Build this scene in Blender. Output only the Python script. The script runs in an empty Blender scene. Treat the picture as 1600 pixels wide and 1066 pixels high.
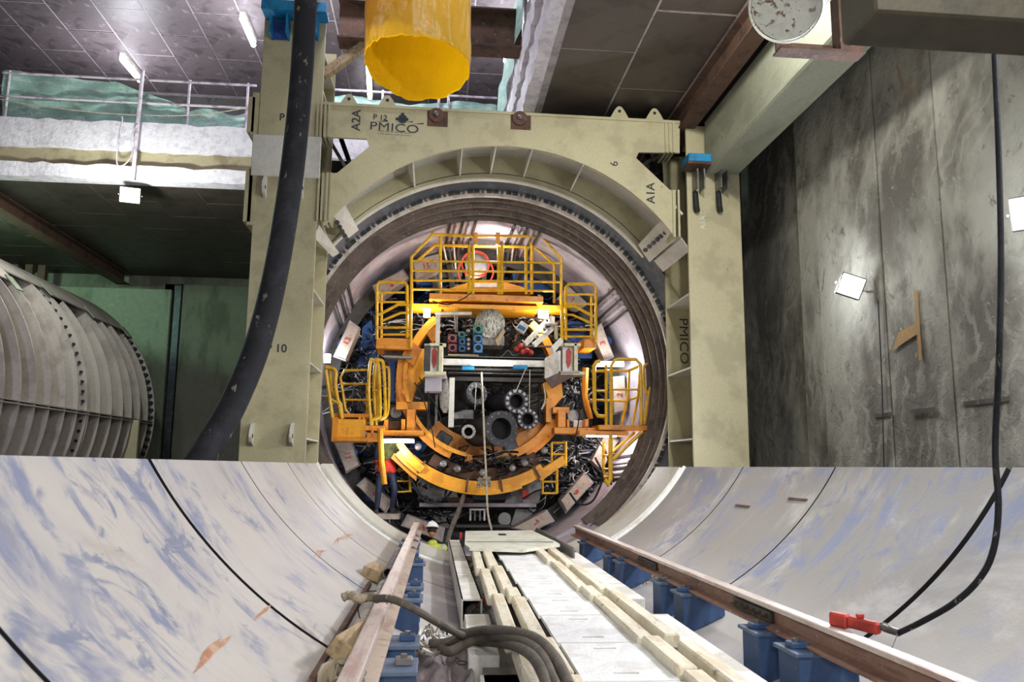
import bpy, math, random
from mathutils import Vector, Matrix
R = math.radians
rnd = random.Random(7)
sc = bpy.context.scene
col = sc.collection
# ------------------------------------------------------------------ camera
FPX = 1262.0; YAW, PIT, ROL = R(5.42), R(8.87), R(0.53)
CAM = Vector((0, 0, 1.8))
_f = Vector((math.sin(YAW)*math.cos(PIT), math.cos(YAW)*math.cos(PIT), math.sin(PIT)))
_r0 = Vector((math.cos(YAW), -math.sin(YAW), 0)); _u0 = _r0.cross(_f)
_r = _r0*math.cos(ROL) + _u0*math.sin(ROL); _u = -_r0*math.sin(ROL) + _u0*math.cos(ROL)
cd = bpy.data.cameras.new('camera'); cam = bpy.data.objects.new('camera', cd); col.objects.link(cam)
cd.lens = FPX*36/1600; cd.sensor_width = 36; cd.clip_end = 200
cam.matrix_world = Matrix(((_r.x, _u.x, -_f.x, 0), (_r.y, _u.y, -_f.y, 0), (_r.z, _u.z, -_f.z, 1.8), (0, 0, 0, 1)))
cd.dof.use_dof = True; cd.dof.focus_distance = 13.0; cd.dof.aperture_fstop = 4.0
sc.camera = cam
def at(px, py, Y=None, X=None, Z=None):
    """real-world point on the plane Y / X / Z = const seen at a photo pixel (survey helper)"""
    d = _f + _r*((px-800)/FPX) - _u*((py-533)/FPX)
    if Y is not None: t = Y/d.y
    elif X is not None: t = X/d.x
    else: t = (Z-1.8)/d.z
    return CAM + d*t
# ------------------------------------------------------------------ world, exposure, lights
w = bpy.data.worlds.new('world'); sc.world = w; w.use_nodes = True
w.node_tree.nodes['Background'].inputs[0].default_value = (0.80, 0.86, 1.0, 1)
w.node_tree.nodes['Background'].inputs[1].default_value = 0.10
sc.view_settings.view_transform = 'Standard'; sc.view_settings.look = 'None'
sc.view_settings.exposure = 0.25; sc.view_settings.gamma = 1.0; sc.view_settings.use_curve_mapping = False
def light(kind, name, loc, power, color=(1, 1, 1), size=.2, aim=None, size_y=None, angle=None):
    l = bpy.data.lights.new(name, kind); l.energy = power; l.color = color
    if kind == 'AREA':
        l.size = size
        if size_y: l.shape = 'RECTANGLE'; l.size_y = size_y
    else: l.shadow_soft_size = size
    if kind == 'SPOT': l.spot_size = R(angle or 120); l.spot_blend = .6
    o = bpy.data.objects.new(name, l); col.objects.link(o); o.location = loc
    if aim is not None: o.rotation_euler = (Vector(aim)-Vector(loc)).to_track_quat('-Z', 'Y').to_euler()
    return o
COOL = (0.93, 0.95, 1.0)
light('SPOT', 'wall_flood_light', (5.30, 10.25, 4.3), 620, COOL, .14, (-.2, 9.2, 1.0), angle=165)
light('SPOT', 'wall_flood_light', (5.25, 6.64, 4.13), 560, (.92, .92, 1.0), .14, (-.2, 8.5, 1.0), angle=165)
light('SPOT', 'wall_flood_light', (5.25, 3.6, 5.2), 420, (.92, .92, 1.0), .14, (0, 6.0, 1.0), angle=165)
light('POINT', 'wall_lamp_spill_light', (5.05, 10.3, 4.3), 60, COOL, .14)
light('POINT', 'wall_lamp_spill_light', (5.0, 6.64, 4.1), 60, COOL, .14)
light('AREA', 'overhead_fill_light', (3.6, -2.5, 8.2), 520, (1, .97, .90), 1.0, (0.5, 11.0, 3.0))  # unseen overhead light behind the camera, placed to balance the foreground
light('AREA', 'low_fill_light', (-.6, -2.2, 3.0), 150, (1, .97, .92), .8, (1.0, 12, 4.6))  # unseen fill added behind the camera to brighten duct interior and frame front
light('POINT', 'opening_fill_light', (-1.6, 12.6, 11.4), 260, (.90, .88, 1.0), .2)  # unseen fill added to brighten the slab edge at the opening
light('SPOT', 'beam_side_work_light', (3.4, 8.5, 8.05), 420, (1, .97, .88), .12, (5.2, 13.0, 3.2), angle=150)
light('SPOT', 'left_flood_light', (-4.6, 6.0, 7.8), 60, (.98, .97, .92), .25, (5.0, 12.0, 2.5), angle=110)
light('POINT', 'slab_flood_light', (-6.9, 17.0, 7.1), 420, (.93, 1.0, .92), .15)
light('POINT', 'green_work_light', (-13.0, 20.5, 7.9), 800, (.55, 1.0, .70), .3)
light('SPOT', 'violet_fill_light', (-6.2, 8.0, 5.2), 650, (.80, .78, 1.0), .3, (-10.5, 14.0, 2.0), angle=100)  # unseen violet fill added for the near part of the ribbed tunnel
for p in ((-8.8, 22.0, 12.9), (-5.0, 19.6, 12.9), (1.7, 19.6, 12.9), (-1.8, 17.2, 12.9)):
    light('POINT', 'tube_lamp_light', (p[0], p[1], p[2]-1.0), 360, (.92, .92, 1.0), .5)
# machine lamps
light('POINT', 'machine_lamp_light', tuple(at(665, 492, Y=16.7)), 45, (1, .93, .8), .06)
light('POINT', 'machine_lamp_light', tuple(at(850, 494, Y=16.7)), 45, (1, .93, .8), .06)
light('POINT', 'machine_lamp_light', tuple(at(740, 440, Y=17.6)), 30, (1, .95, .85), .1)
light('POINT', 'machine_lamp_light', tuple(at(950, 575, Y=16.9)), 45, COOL, .08)
light('POINT', 'machine_lamp_light', tuple(at(625, 704, Y=15.9)), 26, COOL, .08)
light('POINT', 'machine_lamp_light', tuple(at(945, 695, Y=16.6)), 45, COOL, .08)
light('POINT', 'machine_lamp_light', tuple(at(516, 560, Y=17.0)), 28, COOL, .08)
light('POINT', 'machine_lamp_light', tuple(at(760, 585, Y=15.9)), 22, (1, .95, .9), .15)
light('POINT', 'machine_lamp_light', tuple(at(770, 392, Y=16.8)), 28, (.95, .93, 1), .1)

# ------------------------------------------------------------------ materials
def lin(c):
    return tuple((x/12.92 if x <= .04045 else ((x+.055)/1.055)**2.4) for x in c) + (1,)
def h(s): return lin([int(s[i:i+2], 16)/255 for i in (0, 2, 4)])
MATS = {}
def mat(name, c, c2=None, c3=None, rough=.6, metal=0., scale=3., lo=.48, hi=.62, stretch=(1, 1, 1), rot=(0, 0, 0),
        s3=9., lo3=.6, hi3=.68, stretch3=(1, 1, 1), bump=.15, bs=30., dist=0., emit=0., alpha=1., trans=0., detail=6., uv=False, spec=.5, grain=.12, mask=0):
    if name in MATS: return MATS[name]
    m = bpy.data.materials.new(name); m.use_nodes = True; nt = m.node_tree; N = nt.nodes; L = nt.links
    b = N['Principled BSDF']; b.inputs['Roughness'].default_value = rough; b.inputs['Metallic'].default_value = metal
    b.inputs['Specular IOR Level'].default_value = spec
    base = h(c)
    def coord(st, ro=(0, 0, 0)):
        t = N.new('ShaderNodeTexCoord'); mp = N.new('ShaderNodeMapping'); mp.inputs['Scale'].default_value = st; mp.inputs['Rotation'].default_value = ro
        L.new(t.outputs['UV' if uv else 'Object'], mp.inputs['Vector']); return mp.outputs[0]
    def noise(vec, s, d=6., di=0.):
        n = N.new('ShaderNodeTexNoise'); n.inputs['Scale'].default_value = s; n.inputs['Detail'].default_value = d
        n.inputs['Roughness'].default_value = .62; n.inputs['Distortion'].default_value = di; L.new(vec, n.inputs['Vector']); return n.outputs['Fac']
    def mixc(f, a, bb):
        x = N.new('ShaderNodeMix'); x.data_type = 'RGBA'; L.new(f, x.inputs[0])
        for i, v in ((6, a), (7, bb)):
            if isinstance(v, tuple): x.inputs[i].default_value = v
            else: L.new(v, x.inputs[i])
        return x.outputs[2]
    def ramp(f, a, bb):
        r = N.new('ShaderNodeMapRange'); r.interpolation_type = 'SMOOTHSTEP'; r.inputs[1].default_value = a; r.inputs[2].default_value = bb; L.new(f, r.inputs[0]); return r.outputs[0]
    cur = base
    if c2:
        fa = ramp(noise(coord(stretch, rot), scale, detail, dist), lo, hi)
        if mask:
            mm = N.new('ShaderNodeMath'); mm.operation = 'MULTIPLY'; L.new(fa, mm.inputs[0]); L.new(ramp(noise(coord((1, .8, 1), rot), mask, 5., 1.2), .47, .64), mm.inputs[1]); fa = mm.outputs[0]
        cur = mixc(fa, cur, h(c2))
    if c3: cur = mixc(ramp(noise(coord(stretch3, rot), s3, 5., .4), lo3, hi3), cur, h(c3))
    if grain:
        g = noise(coord((1, 1, 1)), bs*.6, 4.)
        k = tuple(x*(1-grain*2.2) for x in base[:3]) + (1,)
        gm = N.new('ShaderNodeMath'); gm.operation = 'MULTIPLY'; gm.inputs[1].default_value = .55; L.new(ramp(g, .35, .75), gm.inputs[0])
        cur = mixc(gm.outputs[0], cur, k)
    if isinstance(cur, tuple): b.inputs['Base Color'].default_value = cur
    else: L.new(cur, b.inputs['Base Color'])
    if bump:
        bp = N.new('ShaderNodeBump'); bp.inputs['Strength'].default_value = bump; bp.inputs['Distance'].default_value = .02
        L.new(noise(coord((1, 1, 1)), bs, 5.), bp.inputs['Height']); L.new(bp.outputs[0], b.inputs['Normal'])
    if emit:
        b.inputs['Emission Color'].default_value = base; b.inputs['Emission Strength'].default_value = emit
    if trans:
        b.inputs['Transmission Weight'].default_value = trans
    if alpha < 1: b.inputs['Alpha'].default_value = alpha
    MATS[name] = m; return m
CREAM = mat('cream_frame_paint', 'b3ac8a', 'a19a7b', '7d7459', scale=1.4, s3=7, stretch3=(1.5, 1, .6), lo3=.68, hi3=.76, bs=60, bump=.06, rough=.55)
CREAMW = mat('pale_frame_paint', 'c9c8bd', 'bcb9ab', scale=2, bump=.05)
WHITEP = mat('dusty_white_paint', 'dedcd6', 'b9b4a8', '8a7f70', scale=2.2, s3=7, lo3=.66, hi3=.75, bump=.1)
PLANK = mat('cream_plank_timber', 'e4dcc6', 'd0c0a2', '9a8a74', scale=2.2, stretch=(6, 1, 3), s3=6, lo3=.62, hi3=.72, stretch3=(3, 1, 1), bump=.25, bs=25)
CHECK = mat('white_tread_plate', 'eeefee', 'dcdbd8', scale=3, bump=.55, bs=42, rough=.45)
CRADLE = mat('scuffed_shell_paint', 'b9b4ae', '727a95', '9b9da8', scale=1.5, lo=.46, hi=.60, stretch=(1.5, .55, 1), rot=(0, 0, R(24)), s3=5, lo3=.55, hi3=.68, stretch3=(1.8, .22, 1), dist=1.6, mask=.8, bump=.08, bs=50, rough=.5, uv=True, detail=9., grain=.05)
DARKP = mat('dark_ceiling_panel', '4b423c', '38312d', '655e59', scale=1.8, s3=5, lo3=.62, hi3=.74, bump=.12, rough=.5)
DARKP2 = mat('grey_ceiling_panel', '5e5658', '453f41', '8b8486', scale=1.8, s3=3.5, lo3=.56, hi3=.72, bump=.2, rough=.5, dist=1.)
MORTAR = mat('pale_joint_mortar', 'a5a0a4', '868084', scale=4)
FOAM = mat('white_sprayed_concrete', 'e0dce4', 'c6c1ce', '5e5a78', scale=5, s3=11, lo3=.68, hi3=.72, bump=.9, bs=14, rough=.9)
TANC = mat('tan_concrete', 'a3987c', '857b63', scale=2, bump=.4)
CONC = mat('stained_concrete', '77786a', '5a5a4e', '8a6b45', scale=.9, stretch=(1, 1, .35), s3=2.2, lo3=.66, hi3=.78, stretch3=(1.5, 1.5, .3), bump=.6, bs=9, rough=.85)
GREENC = mat('pale_green_concrete', '8b9280', '6d735f', '9fa38f', scale=1.2, stretch=(1, 1, .3), s3=3, bump=.4, bs=12, rough=.8)
FLOOR = mat('dusty_floor', '6b665d', '4f4b44', scale=1.3, bump=.5)
BLACKH = mat('black_rubber_hose', '14161c', '22232a', '77736a', scale=4, s3=11, lo3=.64, hi3=.69, stretch3=(1, 1, .5), bump=.4, bs=30, rough=.75, spec=.3)
HOSEG = mat('muddy_grey_hose', '5d554b', '463f38', '7a7166', scale=6, s3=14, bump=.3, bs=40, rough=.7)
DARKR = mat('dark_rubber', '1d1d20', rough=.7)
BRUSH = mat('greasy_brush_seal', '5b5049', '433a35', '776a60', scale=3, s3=14, lo3=.55, hi3=.7, bump=.9, bs=26, rough=.85)
SLATE = mat('slate_blue_steel', '3d434c', '555a62', scale=4, bump=.15, rough=.45)
LILAC = mat('pale_lilac_steel', 'a39da6', '8b848c', '6d6667', scale=1.5, s3=4, lo3=.64, hi3=.75, bump=.12)
RINGW = mat('pale_ring_steel', 'b9b3aa', '948c82', scale=4, bump=.2)
YEL = mat('yellow_rail_paint', 'd6a814', 'b98a14', '7a5f2a', scale=6, s3=20, lo3=.68, hi3=.75, bump=.05, rough=.4, metal=0.)
ORG = mat('orange_machine_paint', 'd98a12', 'b06a12', '6f4518', scale=2.2, s3=6, lo3=.60, hi3=.74, bump=.1, rough=.45)
ORG2 = mat('amber_machine_paint', 'e8a010', 'c98212', '8a5a18', scale=2.2, s3=6, lo3=.62, hi3=.74, bump=.1, rough=.45)
CAPB = mat('dusty_blue_cap', '5a6a82', '3b5274', '7e8796', scale=5, s3=12, lo3=.55, hi3=.7)
BLUE = mat('blue_chair_paint', '2f4a72', '263c5e', '5f7796', scale=3, s3=9, lo3=.64, hi3=.74, bump=.1)
BRBLUE = mat('bright_blue_paint', '1180b4', '0d5f8c', scale=4, bump=.1)
JBLUE = mat('jack_blue_paint', '1d4a8f', '16335f', scale=4, bump=.1)
BLKF = mat('blackened_flange', '26262a', '151517', '4a4743', scale=8, s3=20)
RUST = mat('rusty_steel', '5e4436', '43312a', '80675a', scale=3, s3=10, bump=.4, rough=.8)
RAILM = mat('rusty_rail_side', '8d6a5b', '6f4c41', 'b09a8a', scale=5, stretch=(1, .4, 3), s3=14, bump=.3, rough=.65)
RAILL = mat('dusty_cream_rail', 'b9a898', '9d857a', '8d6a5b', scale=5, stretch=(1, .4, 3), s3=9, bump=.2)
RAILT = mat('worn_rail_top', 'c9bcb4', 'ac8f86', 'b08a80', scale=4, stretch=(3, .4, 1), s3=7, bump=.1, rough=.4, metal=.2)
STEEL = mat('grey_steel', '7d7c7a', '5c5a58', scale=4, bump=.2, rough=.4, metal=.5)
DSTEEL = mat('dark_machine_steel', '3a3835', '26251f', '5c564e', scale=3, s3=9, bump=.3, rough=.6)
BLK = mat('black_void', '0b0b0c', rough=.9, bump=0, grain=0)
TXT = mat('stencil_ink', '27303a', rough=.7, bump=0, grain=0)
TXTR = mat('red_stencil_ink', 'a8281c', rough=.7, bump=0, grain=0)
TEAL = mat('teal_port_paint', '1f6f70', '1b5254', scale=8, bump=.1)
PORTB = mat('blue_port_paint', '24588f', '1c3e66', scale=8, bump=.1)
PORTR = mat('maroon_port_paint', '6d2f33', '4d2226', scale=8, bump=.1)
SILV = mat('crumpled_silver_foil', 'a9a69a', '6f6c62', '35332c', scale=13, s3=17, lo3=.5, hi3=.6, bump=1.0, bs=12, dist=3., stretch3=(2, 1, .6), rough=.35, metal=.5)
GBAG = mat('grey_crumpled_sheet', '8f8a82', '5f5b55', scale=14, bump=.9, bs=20)
RED = mat('red_paint', 'b3392d', '8b2a24', scale=6, bump=.1)
OHOSE = mat('orange_red_hose', 'c9431f', '9c3318', scale=8)
PADM = mat('beige_jack_pad', 'a2968a', '8b7f75', '6c6058', scale=5, s3=14, bump=.3)
NET = mat('green_debris_net', '9cc4b9', 'c3dbd3', '74a89c', scale=2.5, stretch=(1, 1, 3), s3=8, bump=.3, alpha=.82, rough=.6)
PIPEW = mat('white_scaffold_pipe', 'cfc6cf', '8f7f96', '9a6a72', scale=3, stretch=(1, 1, 1), s3=6, lo3=.62, hi3=.7, bump=.1)
TUBEP = mat('grey_ribbed_shell', 'a49c94', '8c847c', '6c6158', scale=1.2, s3=4, lo3=.66, hi3=.76, bump=.1, rough=.5)
WOOD = mat('dusty_timber', 'a5906f', '80694c', scale=3, stretch=(5, .6, 5), bump=.3)
SACK = mat('muddy_sack', '9d927c', '6c6250', 'c2bba8', scale=5, s3=9, bump=.8, bs=14, rough=.9)
YTAPE = mat('ochre_stain', '8f6c30', '77664a', scale=6, lo=.4, hi=.6, rough=.9)
NAVY = mat('navy_workwear', '1c2740', '141b2c', scale=10, bump=.3)
VESTY = mat('yellow_hivis', 'c6cf52', 'a3ad48', scale=9, bump=.2, rough=.7)
VESTO = mat('orange_red_hivis', 'd8371f', 'b52c1b', scale=9, bump=.2, rough=.7)
OLIVE = mat('olive_jacket', '6d7440', '4e5432', scale=9, bump=.2, rough=.8)
REFL = mat('silver_tape', 'b7b7bd', rough=.35, bump=0)
SKIN = mat('skin', 'b57a5c', 'a1664b', scale=9, bump=.05)
HELM = mat('white_helmet', 'e6e4e2', rough=.3, bump=.0, grain=.02)
HAIR = mat('dark_hair', '1b1613', rough=.8)
LAMP = mat('lamp_glow', 'fffdf4', emit=22, bump=0, grain=0)
LEDM = mat('led_glow', 'f2f6ff', emit=14, bump=0, grain=0)
WIRE = mat('pale_rope', 'b5ac98', '8c8370', scale=20, bump=.2)
def m_yellow_duct():
    m = bpy.data.materials.new('yellow_film'); m.use_nodes = True; nt = m.node_tree; N = nt.nodes; L = nt.links
    b = N['Principled BSDF']; out = N['Material Output']
    b.inputs['Roughness'].default_value = .4
    t = N.new('ShaderNodeTexCoord'); n = N.new('ShaderNodeTexNoise'); n.inputs['Scale'].default_value = 7; n.inputs['Distortion'].default_value = 2.5; n.inputs['Detail'].default_value = 6
    mp = N.new('ShaderNodeMapping'); mp.inputs['Scale'].default_value = (1.5, 1.5, 1); L.new(t.outputs['Object'], mp.inputs[0]); L.new(mp.outputs[0], n.inputs['Vector'])
    mx = N.new('ShaderNodeMix'); mx.data_type = 'RGBA'; L.new(n.outputs['Fac'], mx.inputs[0]); mx.inputs[6].default_value = h('ffd21a'); mx.inputs[7].default_value = h('f7bd08')
    L.new(mx.outputs[2], b.inputs['Base Color'])
    bp = N.new('ShaderNodeBump'); bp.inputs['Strength'].default_value = .7; bp.inputs['Distance'].default_value = .03; L.new(n.outputs['Fac'], bp.inputs['Height']); L.new(bp.outputs[0], b.inputs['Normal'])
    tr = N.new('ShaderNodeBsdfTranslucent'); L.new(mx.outputs[2], tr.inputs[0])
    ms = N.new('ShaderNodeMixShader'); ms.inputs[0].default_value = .7; L.new(b.outputs[0], ms.inputs[1]); L.new(tr.outputs[0], ms.inputs[2]); L.new(ms.outputs[0], out.inputs[0])
    return m
def m_wall():
    """diaphragm-wall concrete: mottled grey with swirled trowel streaks, rust and pale patches"""
    m = bpy.data.materials.new('swirled_concrete'); m.use_nodes = True; nt = m.node_tree; N = nt.nodes; L = nt.links
    b = N['Principled BSDF']; b.inputs['Roughness'].default_value = .85
    t = N.new('ShaderNodeTexCoord')
    g = N.new('ShaderNodeNewGeometry')
    def noise(s, d, di, st=(1, 1, 1)):
        mp = N.new('ShaderNodeMapping'); mp.inputs['Scale'].default_value = st; L.new(g.outputs['Position'], mp.inputs[0])
        n = N.new('ShaderNodeTexNoise'); n.inputs['Scale'].default_value = s; n.inputs['Detail'].default_value = d; n.inputs['Distortion'].default_value = di; n.inputs['Roughness'].default_value = .65
        L.new(mp.outputs[0], n.inputs['Vector']); return n.outputs['Fac']
    def ramp(f, a, bb):
        r = N.new('ShaderNodeMapRange'); r.interpolation_type = 'SMOOTHSTEP'; r.inputs[1].default_value = a; r.inputs[2].default_value = bb; L.new(f, r.inputs[0]); return r.outputs[0]
    def mix(f, a, bb):
        x = N.new('ShaderNodeMix'); x.data_type = 'RGBA'; L.new(f, x.inputs[0])
        for i, v in ((6, a), (7, bb)):
            if isinstance(v, tuple): x.inputs[i].default_value = v
            else: L.new(v, x.inputs[i])
        return x.outputs[2]
    mp = N.new('ShaderNodeMapping'); mp.inputs['Scale'].default_value = (1, 1, 1); L.new(g.outputs['Position'], mp.inputs[0])
    wv = N.new('ShaderNodeTexWave'); wv.wave_type = 'RINGS'; wv.rings_direction = 'X'; wv.inputs['Scale'].default_value = .9; wv.inputs['Distortion'].default_value = 26; wv.inputs['Detail'].default_value = 6; wv.inputs['Detail Scale'].default_value = .55; wv.inputs['Detail Roughness'].default_value = .6
    L.new(mp.outputs[0], wv.inputs['Vector'])
    c = mix(ramp(noise(.55, 5, .3, (1, 1, .6)), .38, .62), h('4e4b44'), h('8a8a80'))
    sw = N.new('ShaderNodeMath'); sw.operation = 'MULTIPLY'; L.new(ramp(wv.outputs['Fac'], .6, .95), sw.inputs[0]); L.new(ramp(noise(.8, 3, 0), .42, .6), sw.inputs[1])
    sw2 = N.new('ShaderNodeMath'); sw2.operation = 'MULTIPLY'; sw2.inputs[1].default_value = .35; L.new(sw.outputs[0], sw2.inputs[0])
    c = mix(sw2.outputs[0], c, h('9a988c'))
    c = mix(ramp(noise(3.5, 8, 1.0, (1, 1, .8)), .55, .72), c, h('4a463d'))
    c = mix(ramp(noise(1.2, 7, .8, (1, 1.2, .35)), .66, .78), c, h('80603a'))
    c = mix(ramp(noise(9, 8, 1.5), .6, .75), c, h('9c9a8e'))
    L.new(c, b.inputs['Base Color'])
    bp = N.new('ShaderNodeBump'); bp.inputs['Strength'].default_value = .5; bp.inputs['Distance'].default_value = .05
    ad = N.new('ShaderNodeMath'); ad.operation = 'ADD'; L.new(noise(6, 9, 1.2), ad.inputs[0]); L.new(noise(1.5, 6, 1.5), ad.inputs[1])
    L.new(ad.outputs[0], bp.inputs['Height']); L.new(bp.outputs[0], b.inputs['Normal'])
    return m
def m_cradle():
    """off-white steel shell: blue and violet scuffs in long streaks, heavier towards the top edges, mottled violet-grey along the bottom, shade painted into the right side"""
    m = bpy.data.materials.new('scuffed_trough_paint'); m.use_nodes = True; nt = m.node_tree; N = nt.nodes; L = nt.links
    b = N['Principled BSDF']; b.inputs['Roughness'].default_value = .5
    t = N.new('ShaderNodeTexCoord')
    def noise(s, d, di, st=(1, 1, 1), rz=0):
        mp = N.new('ShaderNodeMapping'); mp.inputs['Scale'].default_value = st; mp.inputs['Rotation'].default_value = (0, 0, R(rz)); L.new(t.outputs['UV'], mp.inputs[0])
        n = N.new('ShaderNodeTexNoise'); n.inputs['Scale'].default_value = s; n.inputs['Detail'].default_value = d; n.inputs['Distortion'].default_value = di; n.inputs['Roughness'].default_value = .65; L.new(mp.outputs[0], n.inputs['Vector']); return n.outputs['Fac']
    def ramp(f, a, bb):
        r = N.new('ShaderNodeMapRange'); r.interpolation_type = 'SMOOTHSTEP'; r.inputs[1].default_value = a; r.inputs[2].default_value = bb; L.new(f, r.inputs[0]); return r.outputs[0]
    def op(k, a, bb):
        x = N.new('ShaderNodeMath'); x.operation = k
        for i, v in ((0, a), (1, bb)):
            if isinstance(v, (int, float)): x.inputs[i].default_value = v
            else: L.new(v, x.inputs[i])
        return x.outputs[0]
    def mix(f, a, bb):
        x = N.new('ShaderNodeMix'); x.data_type = 'RGBA'; L.new(f, x.inputs[0])
        for i, v in ((6, a), (7, bb)):
            if isinstance(v, tuple): x.inputs[i].default_value = v
            else: L.new(v, x.inputs[i])
        return x.outputs[2]
    sp = N.new('ShaderNodeSeparateXYZ'); L.new(t.outputs['UV'], sp.inputs[0])
    edge = op('DIVIDE', op('ABSOLUTE', op('ADD', sp.outputs[1], math.pi/2*RC0), 0), 3.6)      # 0 at the bottom line, 1 at the top edges
    big = op('ADD', noise(.7, 5, 1.0), op('MULTIPLY', edge, .13))
    big = op('ADD', big, op('MULTIPLY', ramp(op('ADD', sp.outputs[1], math.pi/2*RC0), 1.2, 3.2), .05))
    streak = noise(1.5, 9, 1.4, (1.5, .55, 1), 24); fine = noise(5, 7, .5, (1.8, .2, 1), 24); lump = noise(2.2, 8, 2.0)
    c = mix(ramp(noise(.6, 5, .4), .4, .65), h('bab5af'), h('a9a6a6'))
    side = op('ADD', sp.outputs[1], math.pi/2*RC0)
    c = mix(op('MULTIPLY', ramp(side, .9, 2.6), ramp(noise(.8, 6, .8), .30, .52)), c, h('8b8883'))  # right side painted greyer for the shade under its top edge
    c = mix(op('MULTIPLY', ramp(streak, .47, .60), ramp(big, .57, .72)), c, h('78809a'))
    c = mix(op('MULTIPLY', ramp(lump, .53, .63), ramp(big, .60, .72)), c, h('767d94'))
    c = mix(op('MULTIPLY', ramp(fine, .56, .74), .5), c, h('9b9ca6'))
    c = mix(op('MULTIPLY', ramp(noise(1.1, 6, 1.5, (1, .6, 1)), .55, .7), .45), c, h('9a8f80'))
    c = mix(op('MULTIPLY', ramp(op('SUBTRACT', .42, edge), .0, .22), ramp(noise(1.6, 7, .6), .38, .55)), c, h('7b7580'))
    L.new(c, b.inputs['Base Color'])
    bp = N.new('ShaderNodeBump'); bp.inputs['Strength'].default_value = .08; bp.inputs['Distance'].default_value = .02; L.new(noise(40, 5, 0), bp.inputs['Height']); L.new(bp.outputs[0], b.inputs['Normal'])
    return m
RC0 = 3.5
WALLM = m_wall(); DUCT = m_yellow_duct(); CRADLE = m_cradle()

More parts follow.
